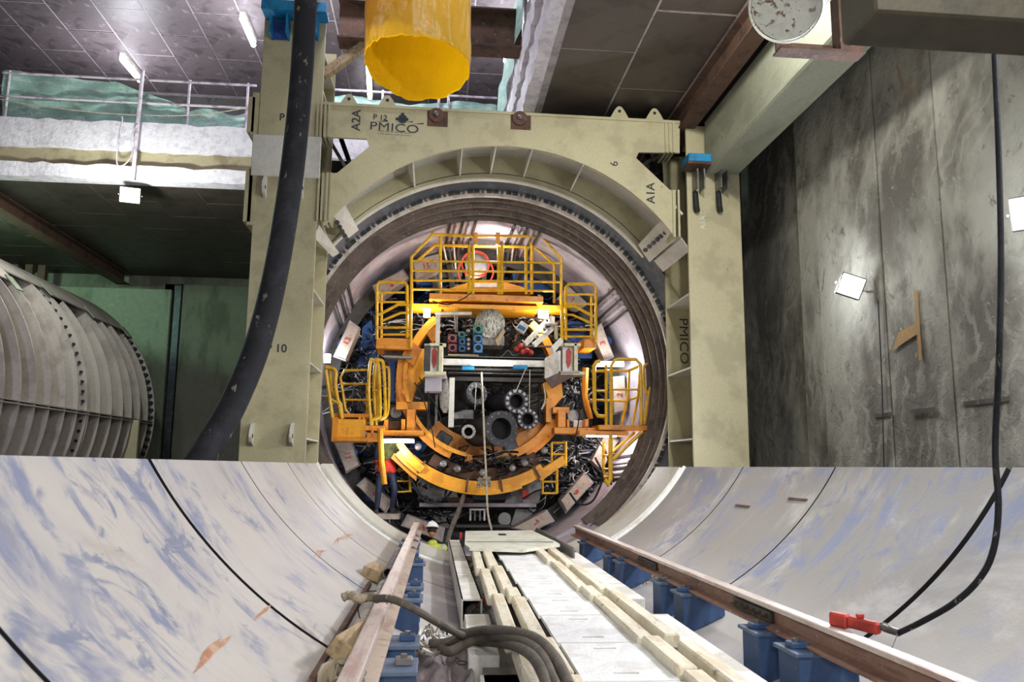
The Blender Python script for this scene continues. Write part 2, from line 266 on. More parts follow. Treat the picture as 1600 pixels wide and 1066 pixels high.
# ------------------------------------------------------------------ mesh helpers
ORGN = {}
def setp(o, label=None, cat=None, group=None, kind=None):
    if label: o['label'] = label
    if cat: o['category'] = cat
    if group: o['group'] = group
    if kind: o['kind'] = kind
    return o
class MB:
    def __init__(s): s.v = []; s.f = []; s.uv = None
    def add(s, vs, fs):
        n = len(s.v); s.v += [tuple(v) for v in vs]; s.f += [tuple(i+n for i in f) for f in fs]; return s
    def box(s, lo, hi, bev=0., M=None):
        c = [(a+b)/2 for a, b in zip(lo, hi)]; e = [abs(b-a)/2 for a, b in zip(lo, hi)]
        return s.obox(c, (Vector((1, 0, 0)), Vector((0, 1, 0)), Vector((0, 0, 1))), e, bev)
    def obox(s, c, ax, e, bev=0.):
        c = Vector(c); ax = [Vector(a).normalized() for a in ax]
        if bev <= 0 or bev*2.05 > min(e)*2:
            vs = [c+ax[0]*(sx*e[0])+ax[1]*(sy*e[1])+ax[2]*(sz*e[2]) for sx in (-1, 1) for sy in (-1, 1) for sz in (-1, 1)]
            return s.add(vs, [(0, 1, 3, 2), (4, 6, 7, 5), (0, 4, 5, 1), (2, 3, 7, 6), (0, 2, 6, 4), (1, 5, 7, 3)])
        vs = []; idx = {}
        for sx in (-1, 1):
            for sy in (-1, 1):
                for sz in (-1, 1):
                    sg = (sx, sy, sz)
                    for k in range(3):
                        p = c.copy()
                        for j in range(3): p += ax[j]*(sg[j]*(e[j]-(0 if j == k else bev)))
                        idx[(sg, k)] = len(vs); vs.append(p)
        fs = []
        for k in range(3):
            a, b = [j for j in range(3) if j != k]
            for q in (-1, 1):
                def g(u, v_, k=k, a=a, b=b, q=q):
                    t = [0, 0, 0]; t[k] = q; t[a] = u; t[b] = v_; return idx[(tuple(t), k)]
                r = [g(-1, -1), g(1, -1), g(1, 1), g(-1, 1)]
                fs.append(tuple(r if q > 0 else r[::-1]) if k != 1 else tuple(r[::-1] if q > 0 else r))
        for k in range(3):
            a, b = [j for j in range(3) if j != k]
            for u in (-1, 1):
                for v_ in (-1, 1):
                    t0 = [0, 0, 0]; t0[a] = u; t0[b] = v_; t1 = list(t0); t0[k] = -1; t1[k] = 1
                    fs.append((idx[(tuple(t0), a)], idx[(tuple(t1), a)], idx[(tuple(t1), b)], idx[(tuple(t0), b)]))
        for sx in (-1, 1):
            for sy in (-1, 1):
                for sz in (-1, 1): fs.append(tuple(idx[((sx, sy, sz), k)] for k in range(3)))
        return s.add(vs, fs)
    def beam(s, p, q, w_, h_, up=(0, 0, 1), bev=0.):
        p = Vector(p); q = Vector(q); d = q-p; L_ = d.length; d.normalize(); up = Vector(up)
        x = d.cross(up)
        if x.length < 1e-4: x = d.cross(Vector((0, 1, 0)))
        x.normalize(); z = x.cross(d)
        return s.obox((p+q)/2, (x, d, z), (w_/2, L_/2, h_/2), bev)
    def tube(s, pts, r, n=8, cap=True, smooth=0):
        pts = [Vector(p) for p in pts]
        if smooth: pts = spline(pts, smooth)
        rs = r if isinstance(r, (list, tuple)) else [r]*len(pts)
        if len(rs) != len(pts): rs = [rs[0]+(rs[-1]-rs[0])*i/(len(pts)-1) for i in range(len(pts))]
        t0 = (pts[1]-pts[0]).normalized(); x = t0.orthogonal().normalized(); vs = []; fs = []
        for i, p in enumerate(pts):
            t = ((pts[min(i+1, len(pts)-1)]-pts[max(i-1, 0)])).normalized()
            x = (x-t*x.dot(t))
            x = x.normalized() if x.length > 1e-6 else t.orthogonal().normalized()
            y = t.cross(x)
            k = 1.
            if 0 < i < len(pts)-1:
                a = (pts[i]-pts[i-1]).normalized().dot((pts[i+1]-pts[i]).normalized()); k = 1/max(.75, math.sqrt(max(.01, (1+a)/2)))
            for j in range(n):
                an = 2*math.pi*j/n; vs.append(p+(x*math.cos(an)+y*math.sin(an))*rs[i]*k)
        for i in range(len(pts)-1):
            for j in range(n):
                a = i*n+j; b = i*n+(j+1) % n; fs.append((a, b, b+n, a+n))
        if cap: fs.append(tuple(range(n))[::-1]); fs.append(tuple(range((len(pts)-1)*n, len(pts)*n)))
        return s.add(vs, fs)
    def lathe(s, c, axis, prof, n=24, closed=False):
        """prof: list of (distance along axis, radius)"""
        c = Vector(c); a = Vector(axis).normalized(); x = a.orthogonal().normalized(); y = a.cross(x); vs = []; fs = []
        for d, r in prof:
            for j in range(n):
                an = 2*math.pi*j/n; vs.append(c+a*d+(x*math.cos(an)+y*math.sin(an))*max(r, 1e-4))
        m_ = len(prof)
        for i in range(m_ if closed else m_-1):
            for j in range(n):
                p = i*n+j; q = i*n+(j+1) % n; k = ((i+1) % m_)*n
                fs.append((p, q, k+(j+1) % n, k+j))
        if not closed:
            fs.append(tuple(range(n))[::-1]); fs.append(tuple(range((m_-1)*n, m_*n)))
        return s.add(vs, fs)
    def prism(s, poly, vec):
        n = len(poly); vec = Vector(vec); vs = [Vector(p) for p in poly]+[Vector(p)+vec for p in poly]
        fs = [tuple(range(n))[::-1], tuple(range(n, 2*n))]+[(i, (i+1) % n, n+(i+1) % n, n+i) for i in range(n)]
        return s.add(vs, fs)
    def arc(s, secs, a0, a1, n, axis=None):
        """sweep a closed (r, y) section round the tunnel axis from a0 to a1 degrees (0 = +x, 90 = up); axis(y)->(x,z)"""
        axis = axis or AX; vs = []; fs = []; m_ = len(secs)
        full = abs(a1-a0) >= 359.9
        N_ = n if full else n+1
        for i in range(N_):
            an = R(a0+(a1-a0)*i/n)
            for r, y in secs:
                cx, cz = axis(y); vs.append((cx+r*math.cos(an), y, cz+r*math.sin(an)))
        for i in range(n):
            k = ((i+1) % N_)*m_
            for j in range(m_): fs.append((i*m_+j, i*m_+(j+1) % m_, k+(j+1) % m_, k+j))
        if not full: fs.append(tuple(range(m_))); fs.append(tuple(range((N_-1)*m_, N_*m_))[::-1])
        return s.add(vs, fs)
    def build(s, name, m, parent=None, smooth=35, loc=None, label=None, cat=None, group=None, kind=None):
        me = bpy.data.meshes.new(name)
        if parent is not None: P0 = ORGN[parent.name]
        else:
            xs = [v[0] for v in s.v]; ys = [v[1] for v in s.v]; zs = [v[2] for v in s.v]
            P0 = Vector(((min(xs)+max(xs))/2, (min(ys)+max(ys))/2, min(zs)))
        me.from_pydata([(v[0]-P0.x, v[1]-P0.y, v[2]-P0.z) for v in s.v], [], s.f)
        import bmesh
        bm = bmesh.new(); bm.from_mesh(me); bmesh.ops.recalc_face_normals(bm, faces=bm.faces); bm.to_mesh(me); bm.free()
        if smooth:
            me.polygons.foreach_set('use_smooth', [True]*len(me.polygons)); me.set_sharp_from_angle(angle=R(smooth))
        me.materials.append(m); me.update()
        o = bpy.data.objects.new(name, me); col.objects.link(o)
        if parent is None: o.location = P0
        else: o.parent = parent
        ORGN[o.name] = P0.copy()
        return setp(o, label, cat, group, kind)
def spline(pts, k):
    out = []; n = len(pts)
    for i in range(n-1):
        p0 = pts[max(i-1, 0)]; p1 = pts[i]; p2 = pts[i+1]; p3 = pts[min(i+2, n-1)]
        for j in range(k):
            t = j/k
            out.append(.5*((2*p1)+(p2-p0)*t+(2*p0-5*p1+4*p2-p3)*t*t+(3*p1-p0-3*p2+p3)*t**3))
    out.append(pts[-1]); return out
def thing(name, loc, label, cat, group=None, kind=None):
    o = bpy.data.objects.new(name, None); col.objects.link(o); o.location = loc; o.empty_display_size = .2
    ORGN[o.name] = Vector(loc); return setp(o, label, cat, group, kind)
def copy_thing(src, loc, label=None, rotz=None):
    r = src.copy(); col.objects.link(r); r.location = loc; ORGN[r.name] = Vector(loc)
    if rotz is not None: r.rotation_euler.z = rotz
    if label: r['label'] = label
    for ch in [c for c in KIDS.get(src.name, [])]:
        c = ch.copy(); col.objects.link(c); c.parent = r
    return r
KIDS = {}
def kids(root):
    KIDS[root.name] = [o for o in col.objects if o.parent == root]
def AX(y): return (1.12-.055*(y-13.5), 3.64-.05*(y-13.5))
def AXC(y): return (1.145, 3.65)
def text(s_, px, py, Y, size, m, parent, rot=0, name='lettering', bold=0.004, sx=1.):
    cu = bpy.data.curves.new('t', 'FONT'); cu.body = s_; cu.size = size; cu.align_x = 'CENTER'; cu.align_y = 'CENTER'; cu.extrude = .002; cu.offset = bold*size/.3; cu.space_character = 1+(sx-1)*.15
    o = bpy.data.objects.new('t', cu); col.objects.link(o); dg = bpy.context.evaluated_depsgraph_get(); dg.update()
    me = o.evaluated_get(dg).to_mesh(); c = at(px, py, Y=Y); ca, sa = math.cos(R(rot)), math.sin(R(rot)); mb = MB()
    mb.add([(c.x+sx*v.co.x*ca-v.co.y*sa, c.y-.004-v.co.z, c.z+sx*v.co.x*sa+v.co.y*ca) for v in me.vertices], [tuple(p.vertices) for p in me.polygons])
    o.evaluated_get(dg).to_mesh_clear(); bpy.data.objects.remove(o); bpy.data.curves.remove(cu)
    return mb.build(name, m, parent, smooth=0)

# ================================================================== SETTING
MB().box((-22, -4, -.35), (6.6, 32, -.05)).build('floor', FLOOR, kind='structure')
# right wall: diaphragm panels with recessed joints (joint material behind)
wr = MB().box((6.15, -4, -.05), (6.6, 32, 16)).build('wall_right', TANC, kind='structure')
for y0, y1, dx in ((-3.9, 1.3, 0), (1.34, 4.6, .03), (4.63, 8.45, 0), (8.48, 9.74, .02), (9.75, 11.45, .0), (11.47, 12.2, .06), (12.24, 15.2, .33), (15.3, 20, .3)):
    MB().box((5.75+dx, y0, -.05), (6.15, y1, 15.9), .015).build('wall_panel', WALLM, wr)
# stains and old wall marks: a ledge groove, ochre stains
MB().box((5.742, 9.0, 3.1), (5.75, 9.06, 3.95)).build('ochre_mark', YTAPE, wr)
MB().add([(5.742, 9.06, 3.42), (5.742, 9.6, 3.30), (5.742, 9.45, 3.5), (5.742, 9.06, 3.56)], [(0, 1, 2, 3)]).build('ochre_mark', YTAPE, wr)
for y0, y1, z in ((10.1, 9.7, 2.5), (9.3, 8.8, 2.5), (8.3, 7.6, 2.52)):
    MB().box((5.738, y1, z-.02), (5.75, y0, z+.03)).build('dark_streak', DSTEEL, wr)
# low back wall behind the slab, with the pale cover slab and a recess column
wb = MB().box((-22, 28.7, -.05), (-3, 29.2, 8.3)).build('wall_back', CONC, kind='structure')
p = at(85, 448, Y=28.4); q = at(268, 720, Y=28.4); q2 = at(270, 450, Y=28.4)
MB().box((p.x, 28.3, -.05), (q2.x, 28.7, p.z), .02).build('wall_panel', GREENC, wb)
p = at(285, 450, Y=28.5)
MB().box((q2.x+.03, 28.45, -.05), (p.x, 28.7, p.z+.1), .02).build('wall_panel', SLATE, wb)
MB().box((p.x+.05, 28.5, -.05), (-9.5, 28.7, 8.0), .02).build('wall_panel', CONC, wb)
MB().box((-9.45, 28.5, -.05), (-3, 28.7, 8.0), .02).build('wall_panel', CONC, wb)
# deck slab with its two-step sprayed edge, opening in front of it
def slab_u(name, lo, hi, m=None):
    return MB().box(lo, hi).build(name, m or MORTAR, kind='structure')
cl = slab_u('ceiling', (-22, 18.85, 8.31), (3.0, 28.9, 9.5), mat('dull_joint', '625c58', '4f4a47', scale=4))
cr = slab_u('ceiling', (1.62, 1.5, 8.31), (6.6, 30, 9.5))
pm = None
def panels(parent, x0, x1, y0, y1, z, m, zz=.018, stag=True, W=1.215, LG=2.43, skip=None):
    src = None; i = 0; x = x1
    while x > x0+.3:
        off = 0 if (i % 2 == 0 or not stag) else LG/2
        y = y0-off
        while y < y1-.1:
            a = max(y, y0); b = min(y+LG, y1)
            if b-a > .15 and not (skip and skip((x-W/2, (a+b)/2))):
                dz = rnd.uniform(0, .012)
                full = abs(b-a-LG) < .01
                if full and src is not None:
                    o = src.copy(); col.objects.link(o); o.location = Vector((x-W/2, (a+b)/2, z+dz))-ORGN[parent.name]
                else:
                    mb = MB().box((x-W+.02, a+.02, z+dz*.5), (x-.02, b-.02, z+zz+.008))
                    # build around own centre so that copies can share the mesh
                    c = Vector((x-W/2, (a+b)/2, z+dz)); mb.v = [(v[0]-c.x, v[1]-c.y, v[2]-c.z) for v in mb.v]
                    P = ORGN[parent.name]; ORGN[parent.name] = Vector((0, 0, 0)); o = mb.build('ceiling_panel', m, parent, smooth=0); ORGN[parent.name] = P
                    o.location = c-P
                    if full: src = o
            y += LG
        x -= W; i += 1
panels(cl, -17, -1.0, 19.05, 28.7, 8.3, DARKP)
panels(cr, 1.75, 4.25, 3.2, 18.1, 8.3, DARKP, stag=True)
cu_ = MB().box((-24, -4, 13.412), (6.6, 32, 13.8)).build('ceiling', MORTAR, kind='structure')
panels(cu_, -17, 2.0, 15.3, 25.0, 13.4, DARKP2)
wu = MB().box((-24, 25.2, 9.4), (6.6, 25.6, 13.5)).build('wall_back', DSTEEL, kind='structure')
MB().box((-24, 25.05, 9.4), (6, 25.2, 11.6), .02).build('wall_panel', RUST, wu)
MB().box((-24, 24.95, 11.7), (6, 25.2, 12.5), .02).build('wall_panel', SLATE, wu)
MB().box((-22, -3.8, -.05), (-21.6, 32, 13.5)).build('wall_left', CONC, kind='structure')
# slab edges
def foamstrip(lo, hi, name='trim_1', n=60, m=FOAM):
    """wobbly sprayed concrete band"""
    mb = MB(); ax = 0 if hi[0]-lo[0] > hi[1]-lo[1] else 1; rr = random.Random(3)
    pts = []
    for i in range(n+1):
        t = lo[ax]+(hi[ax]-lo[ax])*i/n; j = [rr.uniform(-.03, .03) for _ in range(4)]
        if ax == 0: pts.append([(t, lo[1]+j[0], lo[2]+j[1]), (t, lo[1]+j[2], hi[2]+j[3]), (t, hi[1], hi[2]), (t, hi[1], lo[2])])
        else: pts.append([(lo[0]+j[0], t, lo[2]+j[1]), (lo[0]+j[2], t, hi[2]+j[3]), (hi[0], t, hi[2]), (hi[0], t, lo[2])])
    vs = [p for s_ in pts for p in s_]; fs = []
    for i in range(n):
        for k in range(4): fs.append((i*4+k, i*4+(k+1) % 4, i*4+4+(k+1) % 4, i*4+4+k))
    fs += [(0, 1, 2, 3), (n*4, n*4+3, n*4+2, n*4+1)]
    return mb.add(vs, fs).build(name, m, kind='structure')
foamstrip((-20, 18.5, 8.95), (1.5, 18.9, 9.62), 'trim_1', 90)
foamstrip((-20, 18.45, 8.22), (1.5, 18.85, 8.55), 'trim_2', 90)
MB().box((-20, 18.62, 8.5), (1.5, 18.85, 9.0)).build('trim_3', TANC, kind='structure')
foamstrip((1.48, 2, 8.28), (1.7, 18.5, 8.8), 'trim_4', 80)
foamstrip((1.42, 2, 8.9), (1.7, 18.5, 9.62), 'trim_5', 80)
# steel girders under the slabs
def igirder(name, p, q, w_, h_, m, **k):
    p = Vector(p); q = Vector(q); t = .03; mb = MB()
    mb.beam(p, q, w_, t); mb.beam(p+Vector((0, 0, h_)), q+Vector((0, 0, h_)), w_, t); mb.beam(p+Vector((0, 0, h_/2)), q+Vector((0, 0, h_/2)), t, h_)
    return mb.build(name, m, **k)
igirder('steel_girder', (-10.8, 19.0, 7.91), (-10.8, 28.4, 7.91), .42, .34, RUST, label='rusty steel girder under the low left ceiling, running to the back wall', cat='girder')
igirder('steel_girder', (4.42, 2.5, 7.9), (4.42, 18.0, 7.9), .3, .42, RUST, label='rust brown steel girder beside the pale box beam at the right', cat='girder')
MB().box((4.7, 2.5, 8.05), (5.75, 18, 8.3)).build('trim_6', BLK, kind='structure')
igirder('steel_girder', (-1.9, 13.9, 9.4), (1.45, 13.9, 9.4), .45, .72, RUST, label='rusty cross girder at the top, behind the yellow duct', cat='girder')
MB().beam(at(505, 118, Y=13.9), at(640, 20, Y=13.9), .16, .16, bev=.01).build('timber_brace', WOOD, label='diagonal timber brace from the left column head behind the yellow duct', cat='brace')
# corner bundle of short posts at the far left above the ribbed tunnel
t = thing('pile_stub', at(60, 450, Y=27.5), 'row of rusty steel stubs hanging from the low ceiling above the ribbed tunnel', 'steel post')
for px in (2, 23, 46, 66): 
    a = at(px, 432, Y=27.6); MB().box((a.x-.12, 27.5, a.z-.9), (a.x+.12, 27.7, 8.3), .01).build('post', RUST, t)

# railing on the slab with green net
def guard(x0, x1, Y, posts, label, netlo, fx):
    t = thing('deck_railing', ((x0+x1)/2, Y, 9.62), label, 'railing')
    for z in (10.78, 10.2): 
        MB().tube([(x0, Y, z), (x1, Y, z+.0)], .03, 8).build('rail', PIPEW, t)
    for px in posts:
        x = at(px, 180, Y=Y).x; MB().tube([(x, Y, 9.55), (x, Y, 10.83)], .03, 8).build('post', PIPEW, t)
    mb = MB(); n = 70; m_ = 8; rr = random.Random(int(x1*10)+5); ph = [rr.uniform(0, 6) for _ in range(6)]
    for i in range(n+1):
        u = i/n; x = x0+(x1-x0)*u; top = fx(u)
        for j in range(m_+1):
            v = j/m_; z = 9.6+(top-9.6)*v
            mb.v.append((x, Y+.09+.05*math.sin(9*u+4*v+ph[0])+.03*math.sin(31*u-5*v+ph[1])+.02*math.sin(60*u+9*v), z))
    for i in range(n):
        for j in range(m_):
            a = i*(m_+1)+j; mb.f.append((a, a+1, a+m_+2, a+m_+1))
    mb.build('debris_net', NET, t, smooth=60)
    return t
def fxl(u):
    px = u*400
    if px < 70: return 10.86
    if px < 170: return 10.83-.1*(px-70)/100
    return 10.75-(px-170)/120*.6 if px < 290 else 10.12+.06*math.sin(px/12)
g = guard(at(0, 150, Y=18.7).x, at(400, 150, Y=18.7).x, 18.7, (8, 293, 385), 'white scaffold tube railing with pale green net on the slab edge at the left', 0, fxl)
MB().tube([at(0, 155, Y=18.6), at(60, 165, Y=18.6), at(180, 178, Y=18.6), at(300, 180, Y=18.6), at(390, 168, Y=18.6)], .012, 6, smooth=4).build('cord', WIRE, g)
g2 = guard(at(500, 150, Y=18.7).x, 1.35, 18.7, (597, 685, 700), 'white scaffold tube railing with pale green net seen above the portal beam', 0, lambda u: 10.62+.08*math.sin(u*9))
# long side railing along the opening edge
g3 = thing('side_railing', (1.3, 14, 9.6), 'white tube railing with green net along the slab edge at the opening', 'railing')
for z in (10.2, 10.78): MB().tube([(1.42, 8, z), (1.42, 18.6, z)], .03, 8).build('rail', PIPEW, g3)
for y in (9, 11, 13, 15, 17): MB().tube([(1.42, y, 9.5), (1.42, y, 10.8)], .03, 8).build('post', PIPEW, g3)
mb = MB()
for i in range(61):
    y = 8+10.5*i/60
    for j in range(5): mb.v.append((1.34+.04*math.sin(i*.7+j), y, 9.5+1.0*j/4))
for i in range(60):
    for j in range(4): a = i*5+j; mb.f.append((a, a+1, a+6, a+5))
mb.build('debris_net', NET, g3, smooth=60)
# leaning pole with flood lamp
MB().tube([at(223, 110, Y=18.35), at(207, 283, Y=18.35)], .045, 10).build('lamp_pole', PIPEW, label='white scaffold pole clamped to the slab edge above the flood lamp', cat='pole')
MB().tube([at(214, 195, Y=18.3), at(205, 215, Y=18.3), at(206, 240, Y=18.3), at(196, 256, Y=18.3), at(184, 258, Y=18.3), at(183, 235, Y=18.3), at(191, 190, Y=18.3), at(190, 182, Y=18.3)], .014, 6, smooth=5).build('lamp_cable', PIPEW, label='looped white cable hanging on the slab edge beside the lamp pole', cat='cable')
def flood(c, aim, w_, h_, label, roll=0):
    c = Vector(c); d = (Vector(aim)-c).normalized(); x = d.cross(Vector((0, 0, 1))).normalized(); z = x.cross(d)
    x, z = x*math.cos(R(roll))+z*math.sin(R(roll)), z*math.cos(R(roll))-x*math.sin(R(roll))
    t = thing('flood_lamp', c, label, 'lamp')
    MB().obox(c-d*.05, (x, d, z), (w_/2+.02, .05, h_/2+.02), .01).build('housing', DSTEEL, t)
    MB().obox(c+d*.006, (x, d, z), (w_/2, .006, h_/2)).build('lamp_face', LAMP, t)
    MB().tube([c-d*.04+x*(w_/2+.04), c-d*.25+x*(w_/2+.04), c-d*.25-x*(w_/2+.04), c-d*.04-x*(w_/2+.04)], .012, 6).build('bracket', STEEL, t)
    return t
flood(at(203, 305, Y=18.3), (-2, 0, 2), .4, .32, 'bright square flood lamp hanging under the slab edge at the left')
c = at(1330, 447, X=5.45); flood(c, (1.5, 0, 2.5), .28, .26, 'bright square flood lamp on the stained right wall', 22)
flood((5.38, 6.64, 4.15), (0.5, 2, 2.5), .28, .28, 'bright flood lamp on the right wall at the picture edge')
MB().tube([at(1372, 470, X=5.7), at(1378, 600, X=5.71), at(1381, 725, X=5.71), at(1381, 790, X=5.71)], .008, 6, smooth=3).build('lamp_cable', BLACKH, label='thin black cable running down the right wall below the flood lamp', cat='cable')
for a, b, lb in (((190, 95), (218, 128), 'ceiling tube lamp above the left green netting'), ((378, 32), (396, 73), 'ceiling tube lamp beside the left column head'), ((795, 60), (790, 98), 'ceiling tube lamp left of the white slab edge'), ((575, 100), (578, 155), 'ceiling tube lamp partly behind the yellow duct')):
    p = at(*a, Z=13.15); q = at(*b, Z=13.15); p.z = q.z = 13.2; t = thing('tube_lamp', (p+q)/2, 'bright '+lb, 'lamp')
    MB().tube([p, q], .07, 10).build('tube', LEDM, t); MB().beam(p+Vector((0, 0, .14)), q+Vector((0, 0, .14)), .16, .14, bev=.01).build('housing', WHITEP, t)

# ================================================================== PORTAL FRAME
YF, YB = 13.5, 15.0
fr = thing('portal_frame', (1.12, 14.2, 0), 'large cream steel portal frame, two columns and an arched beam round the tunnel mouth', 'frame')
def plate_px(pts, Y, th=.04): return MB().prism([tuple(at(x, y, Y=Y)) for x, y in pts], (0, th, 0))
# front plate with arch cut: strip quads between arch and outline
axf = (1.128, 3.655); RF = 3.744
def arcpt(a, r=RF, Y=YF, c=axf): return (c[0]+r*math.cos(R(a)), Y, c[1]+r*math.sin(R(a)))
def ang(px, py):
    q = at(px, py, Y=YF); return math.degrees(math.atan2(q.z-axf[1], q.x-axf[0]))
aL = ang(522, 346); aR = ang(1038, 350)
N = 48
outl = [(505, 352), (505, 272), (527, 270), (577, 229), (573, 217), (505, 214), (505, 162), (512, 163), (1037, 187), (1062, 189), (1062, 239), (998, 238), (994, 247), (1047, 297), (1056, 297), (1056, 372)]
poly = [tuple(at(x, y, Y=YF)) for x, y in outl]+[arcpt(aR+(aL-aR)*i/N) for i in range(N+1)]
MB().prism(poly, (0, .05, 0)).build('front_plate', CREAM, fr, smooth=0)
# soffit plate, back plate with lower radius
mb = MB().arc([(RF, YF+.03), (RF+.05, YF+.03), (RF+.05, YF+1.0), (RF, YF+1.0)], aR-1, aL+1, 64, axis=lambda y: (1.12-.07*(y-13.5), 3.655-.06*(y-13.5)))
polyb = [(r*0, 0, 0) for r in ()]
RB = 3.80; cb = (1.0, 3.50)
def ringpoly(r0, r1, a0, a1, Y, c0, c1, n, th):
    mb = MB(); vs = []; fs = []
    for i in range(n+1):
        a = R(a0+(a1-a0)*i/n); ca, sa = math.cos(a), math.sin(a)
        vs += [(c0[0]+r0*ca, Y, c0[1]+r0*sa), (c1[0]+r1*ca, Y, c1[1]+r1*sa), (c1[0]+r1*ca, Y+th, c1[1]+r1*sa), (c0[0]+r0*ca, Y+th, c0[1]+r0*sa)]
    for i in range(n):
        for j in range(4): fs.append((i*4+j, i*4+(j+1) % 4, i*4+4+(j+1) % 4, i*4+4+j))
    fs += [(0, 1, 2, 3), (n*4, n*4+3, n*4+2, n*4+1)]
    return mb.add(vs, fs)
# arch is a box: soffit steps back, then the deep inner web (back plate), flange lip at the rear
ringpoly(RB-.0, 4.55, aR-2, aL+2, YB-.04, cb, cb, 60, .05).build('back_plate', CREAM, fr)
ringpoly(RB-.01, RB+.02, aR-2, aL+2, YB-.07, cb, cb, 60, .1).build('back_plate_lip', CREAMW, fr)
ringpoly(4.12, 4.16, aR-1, aL+1, YF+.05, axf, axf, 60, 1.42).build('arch_web', CREAMW, fr)
# radial stiffeners between the plates
for px, py in ((652, 250), (728, 231), (780, 228), (836, 232), (914, 258)):
    a = R(ang(px, py)); d = Vector((math.cos(a), 0, math.sin(a))); p0 = Vector((axf[0]-.05, 0, axf[1]-.05))+d*3.96
    MB().obox(Vector((p0.x, YF+.72, p0.z)), (d, (0, 1, 0), d.cross(Vector((0, 1, 0)))), (.17, .69, .014)).build('stiffener', CREAMW, fr)
# end brackets where the arch meets the columns
for (a, b, c_, d_) in (((528, 300), (516, 330), (545, 372), (560, 360)), ((1033, 345), (1058, 372), (1015, 410), (998, 384))):
    MB().prism([tuple(at(*a, Y=YF+.1)), tuple(at(*b, Y=YF+.1)), tuple(at(*c_, Y=YB-.2)), tuple(at(*d_, Y=YB-.2))], (0, .05, .03)).build('splice_plate', CREAMW, fr, smooth=0)
for i in range(7):
    q = at(1045-i*6.2, 358+i*5.5, Y=YF+.2+.13*i); MB().lathe(q, (0, -1, -.2), [(0, .045), (.05, .045)], 6).build('bolt', DSTEEL, fr)
for i in range(6):
    q = at(527+i*4, 348+i*7, Y=YF+.2+.13*i); MB().lathe(q, (0, -1, -.2), [(0, .045), (.05, .045)], 6).build('bolt', DSTEEL, fr)
# beam top flange + ears
p = at(505, 162, Y=YF); q = at(1062, 189, Y=YF)
MB().beam((p.x, YF+.6, p.z+.0), (q.x, YF+.6, p.z-.02), 1.25, .05).build('top_flange', CREAM, fr)
for px, py in ((545, 163), (605, 165), (968, 182), (1023, 185)):
    c = at(px, py, Y=YF+.02); pts = [(c.x-.17, c.y, c.z-.03), (c.x+.17, c.y, c.z-.03), (c.x+.1, c.y, c.z+.1)]+[(c.x+.075*math.cos(R(a)), c.y, c.z+.12+.075*math.sin(R(a))) for a in (20, 60, 90, 120, 160)]+[(c.x-.1, c.y, c.z+.1)]
    MB().prism(pts, (0, .04, 0)).build('lifting_ear', CREAM, fr, smooth=0)
    MB().lathe((c.x, c.y-.004, c.z+.1), (0, 1, 0), [(0, .03), (.048, .03)], 12).build('ear_hole', DARKR, fr)
for px, py in ((682, 181), (812, 186)):
    c = at(px, py, Y=YF-.0)
    MB().box((c.x-.16, YF-.008, c.z-.2), (c.x+.2, YF, c.z+.08)).build('rust_patch', RUST, fr, smooth=0)
    MB().lathe(c, (0, -1, 0), [(0, .135), (.05, .13), (.05, .05)], 24).build('anchor_washer', RUST, fr)
    MB().lathe(c+Vector((0, -.05, 0)), (0, -1, 0), [(0, .05), (.06, .045), (.08, .02)], 12).build('anchor_bolt', STEEL, fr)
# joint plates left & right of the beam
for xs in ((497, 503, 509, 515), (1040, 1046, 1052)):
    for x in xs:
        a = at(x, 162 if x < 800 else 190, Y=YF-.02); b = at(x, 214 if x < 800 else 238, Y=YF-.02)
        MB().box((a.x-.018, YF-.03, b.z), (a.x+.018, YF+.5, a.z)).build('joint_plate', CREAM, fr, smooth=0)
for xs, y0, y1 in (((499, 505, 512, 518), 270, 345), ((1052, 1060), 297, 370)):
    for x in xs:
        a = at(x, y0, Y=YF-.02); b = at(x, y1, Y=YF-.02)
        MB().box((a.x-.018, YF-.03, b.z), (a.x+.018, YF+.4, a.z)).build('joint_plate', CREAM, fr, smooth=0)
# dark bay behind the corner openings + toothed member
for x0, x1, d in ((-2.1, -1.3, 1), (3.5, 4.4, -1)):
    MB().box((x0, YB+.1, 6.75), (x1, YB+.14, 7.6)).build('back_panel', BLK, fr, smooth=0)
MB().beam(at(512, 214, Y=14.4), at(540, 262, Y=14.4), .17, .05).build('bay_brace', STEEL, fr)
MB().beam(at(1030, 240, Y=14.4), at(1002, 262, Y=14.4), .2, .06).build('bay_brace', STEEL, fr)
for sx, x0, y0, dx, dy in ((1, 534, 220, 1.6, 4.5), (-1, 1010, 243, 2.0, 4.0)):
    for i in range(8):
        q = at(x0+dx*i, y0+dy*i, Y=14.5); MB().lathe(q, (0, -1, 0), [(0, .05), (.06, .05)], 6).build('bolt', DARKR, fr)
# columns : H section with stiffeners
def column(x0, x1, zt, sg, wx):
    """front flange x0..x1; sg=+1 inner side is at x1 (left column) else at x0"""
    MB().box((x0, YF, 0), (x1, YF+.05, zt), .008).build('column_flange', CREAM, fr)
    MB().box((x0, YB-.05, 0), (x1, YB, zt), .008).build('column_flange', CREAM, fr)
    xi = x1 if sg > 0 else x0; xw = xi-sg*.42
    MB().box((min(xw, xw-sg*.04), YF+.05, 0), (max(xw, xw-sg*.04), YB-.05, zt)).build('column_web', CREAM, fr, smooth=0)
    xo = x0 if sg > 0 else x1
    MB().box((min(xo, xo+sg*.04), YF+.05, 0), (max(xo, xo+sg*.04), YB-.05, zt)).build('column_web', CREAM, fr, smooth=0)
    return xi, xw
xi, xw = column(-3.13, -2.07, 9.72, 1, 0)
for py in (370, 478, 582, 690):
    z = at(510, py, Y=YB).z; MB().box((xw, YF+.05, z-.015), (xi-.01, YB-.05, z+.015)).build('stiffener', CREAMW, fr, smooth=0)
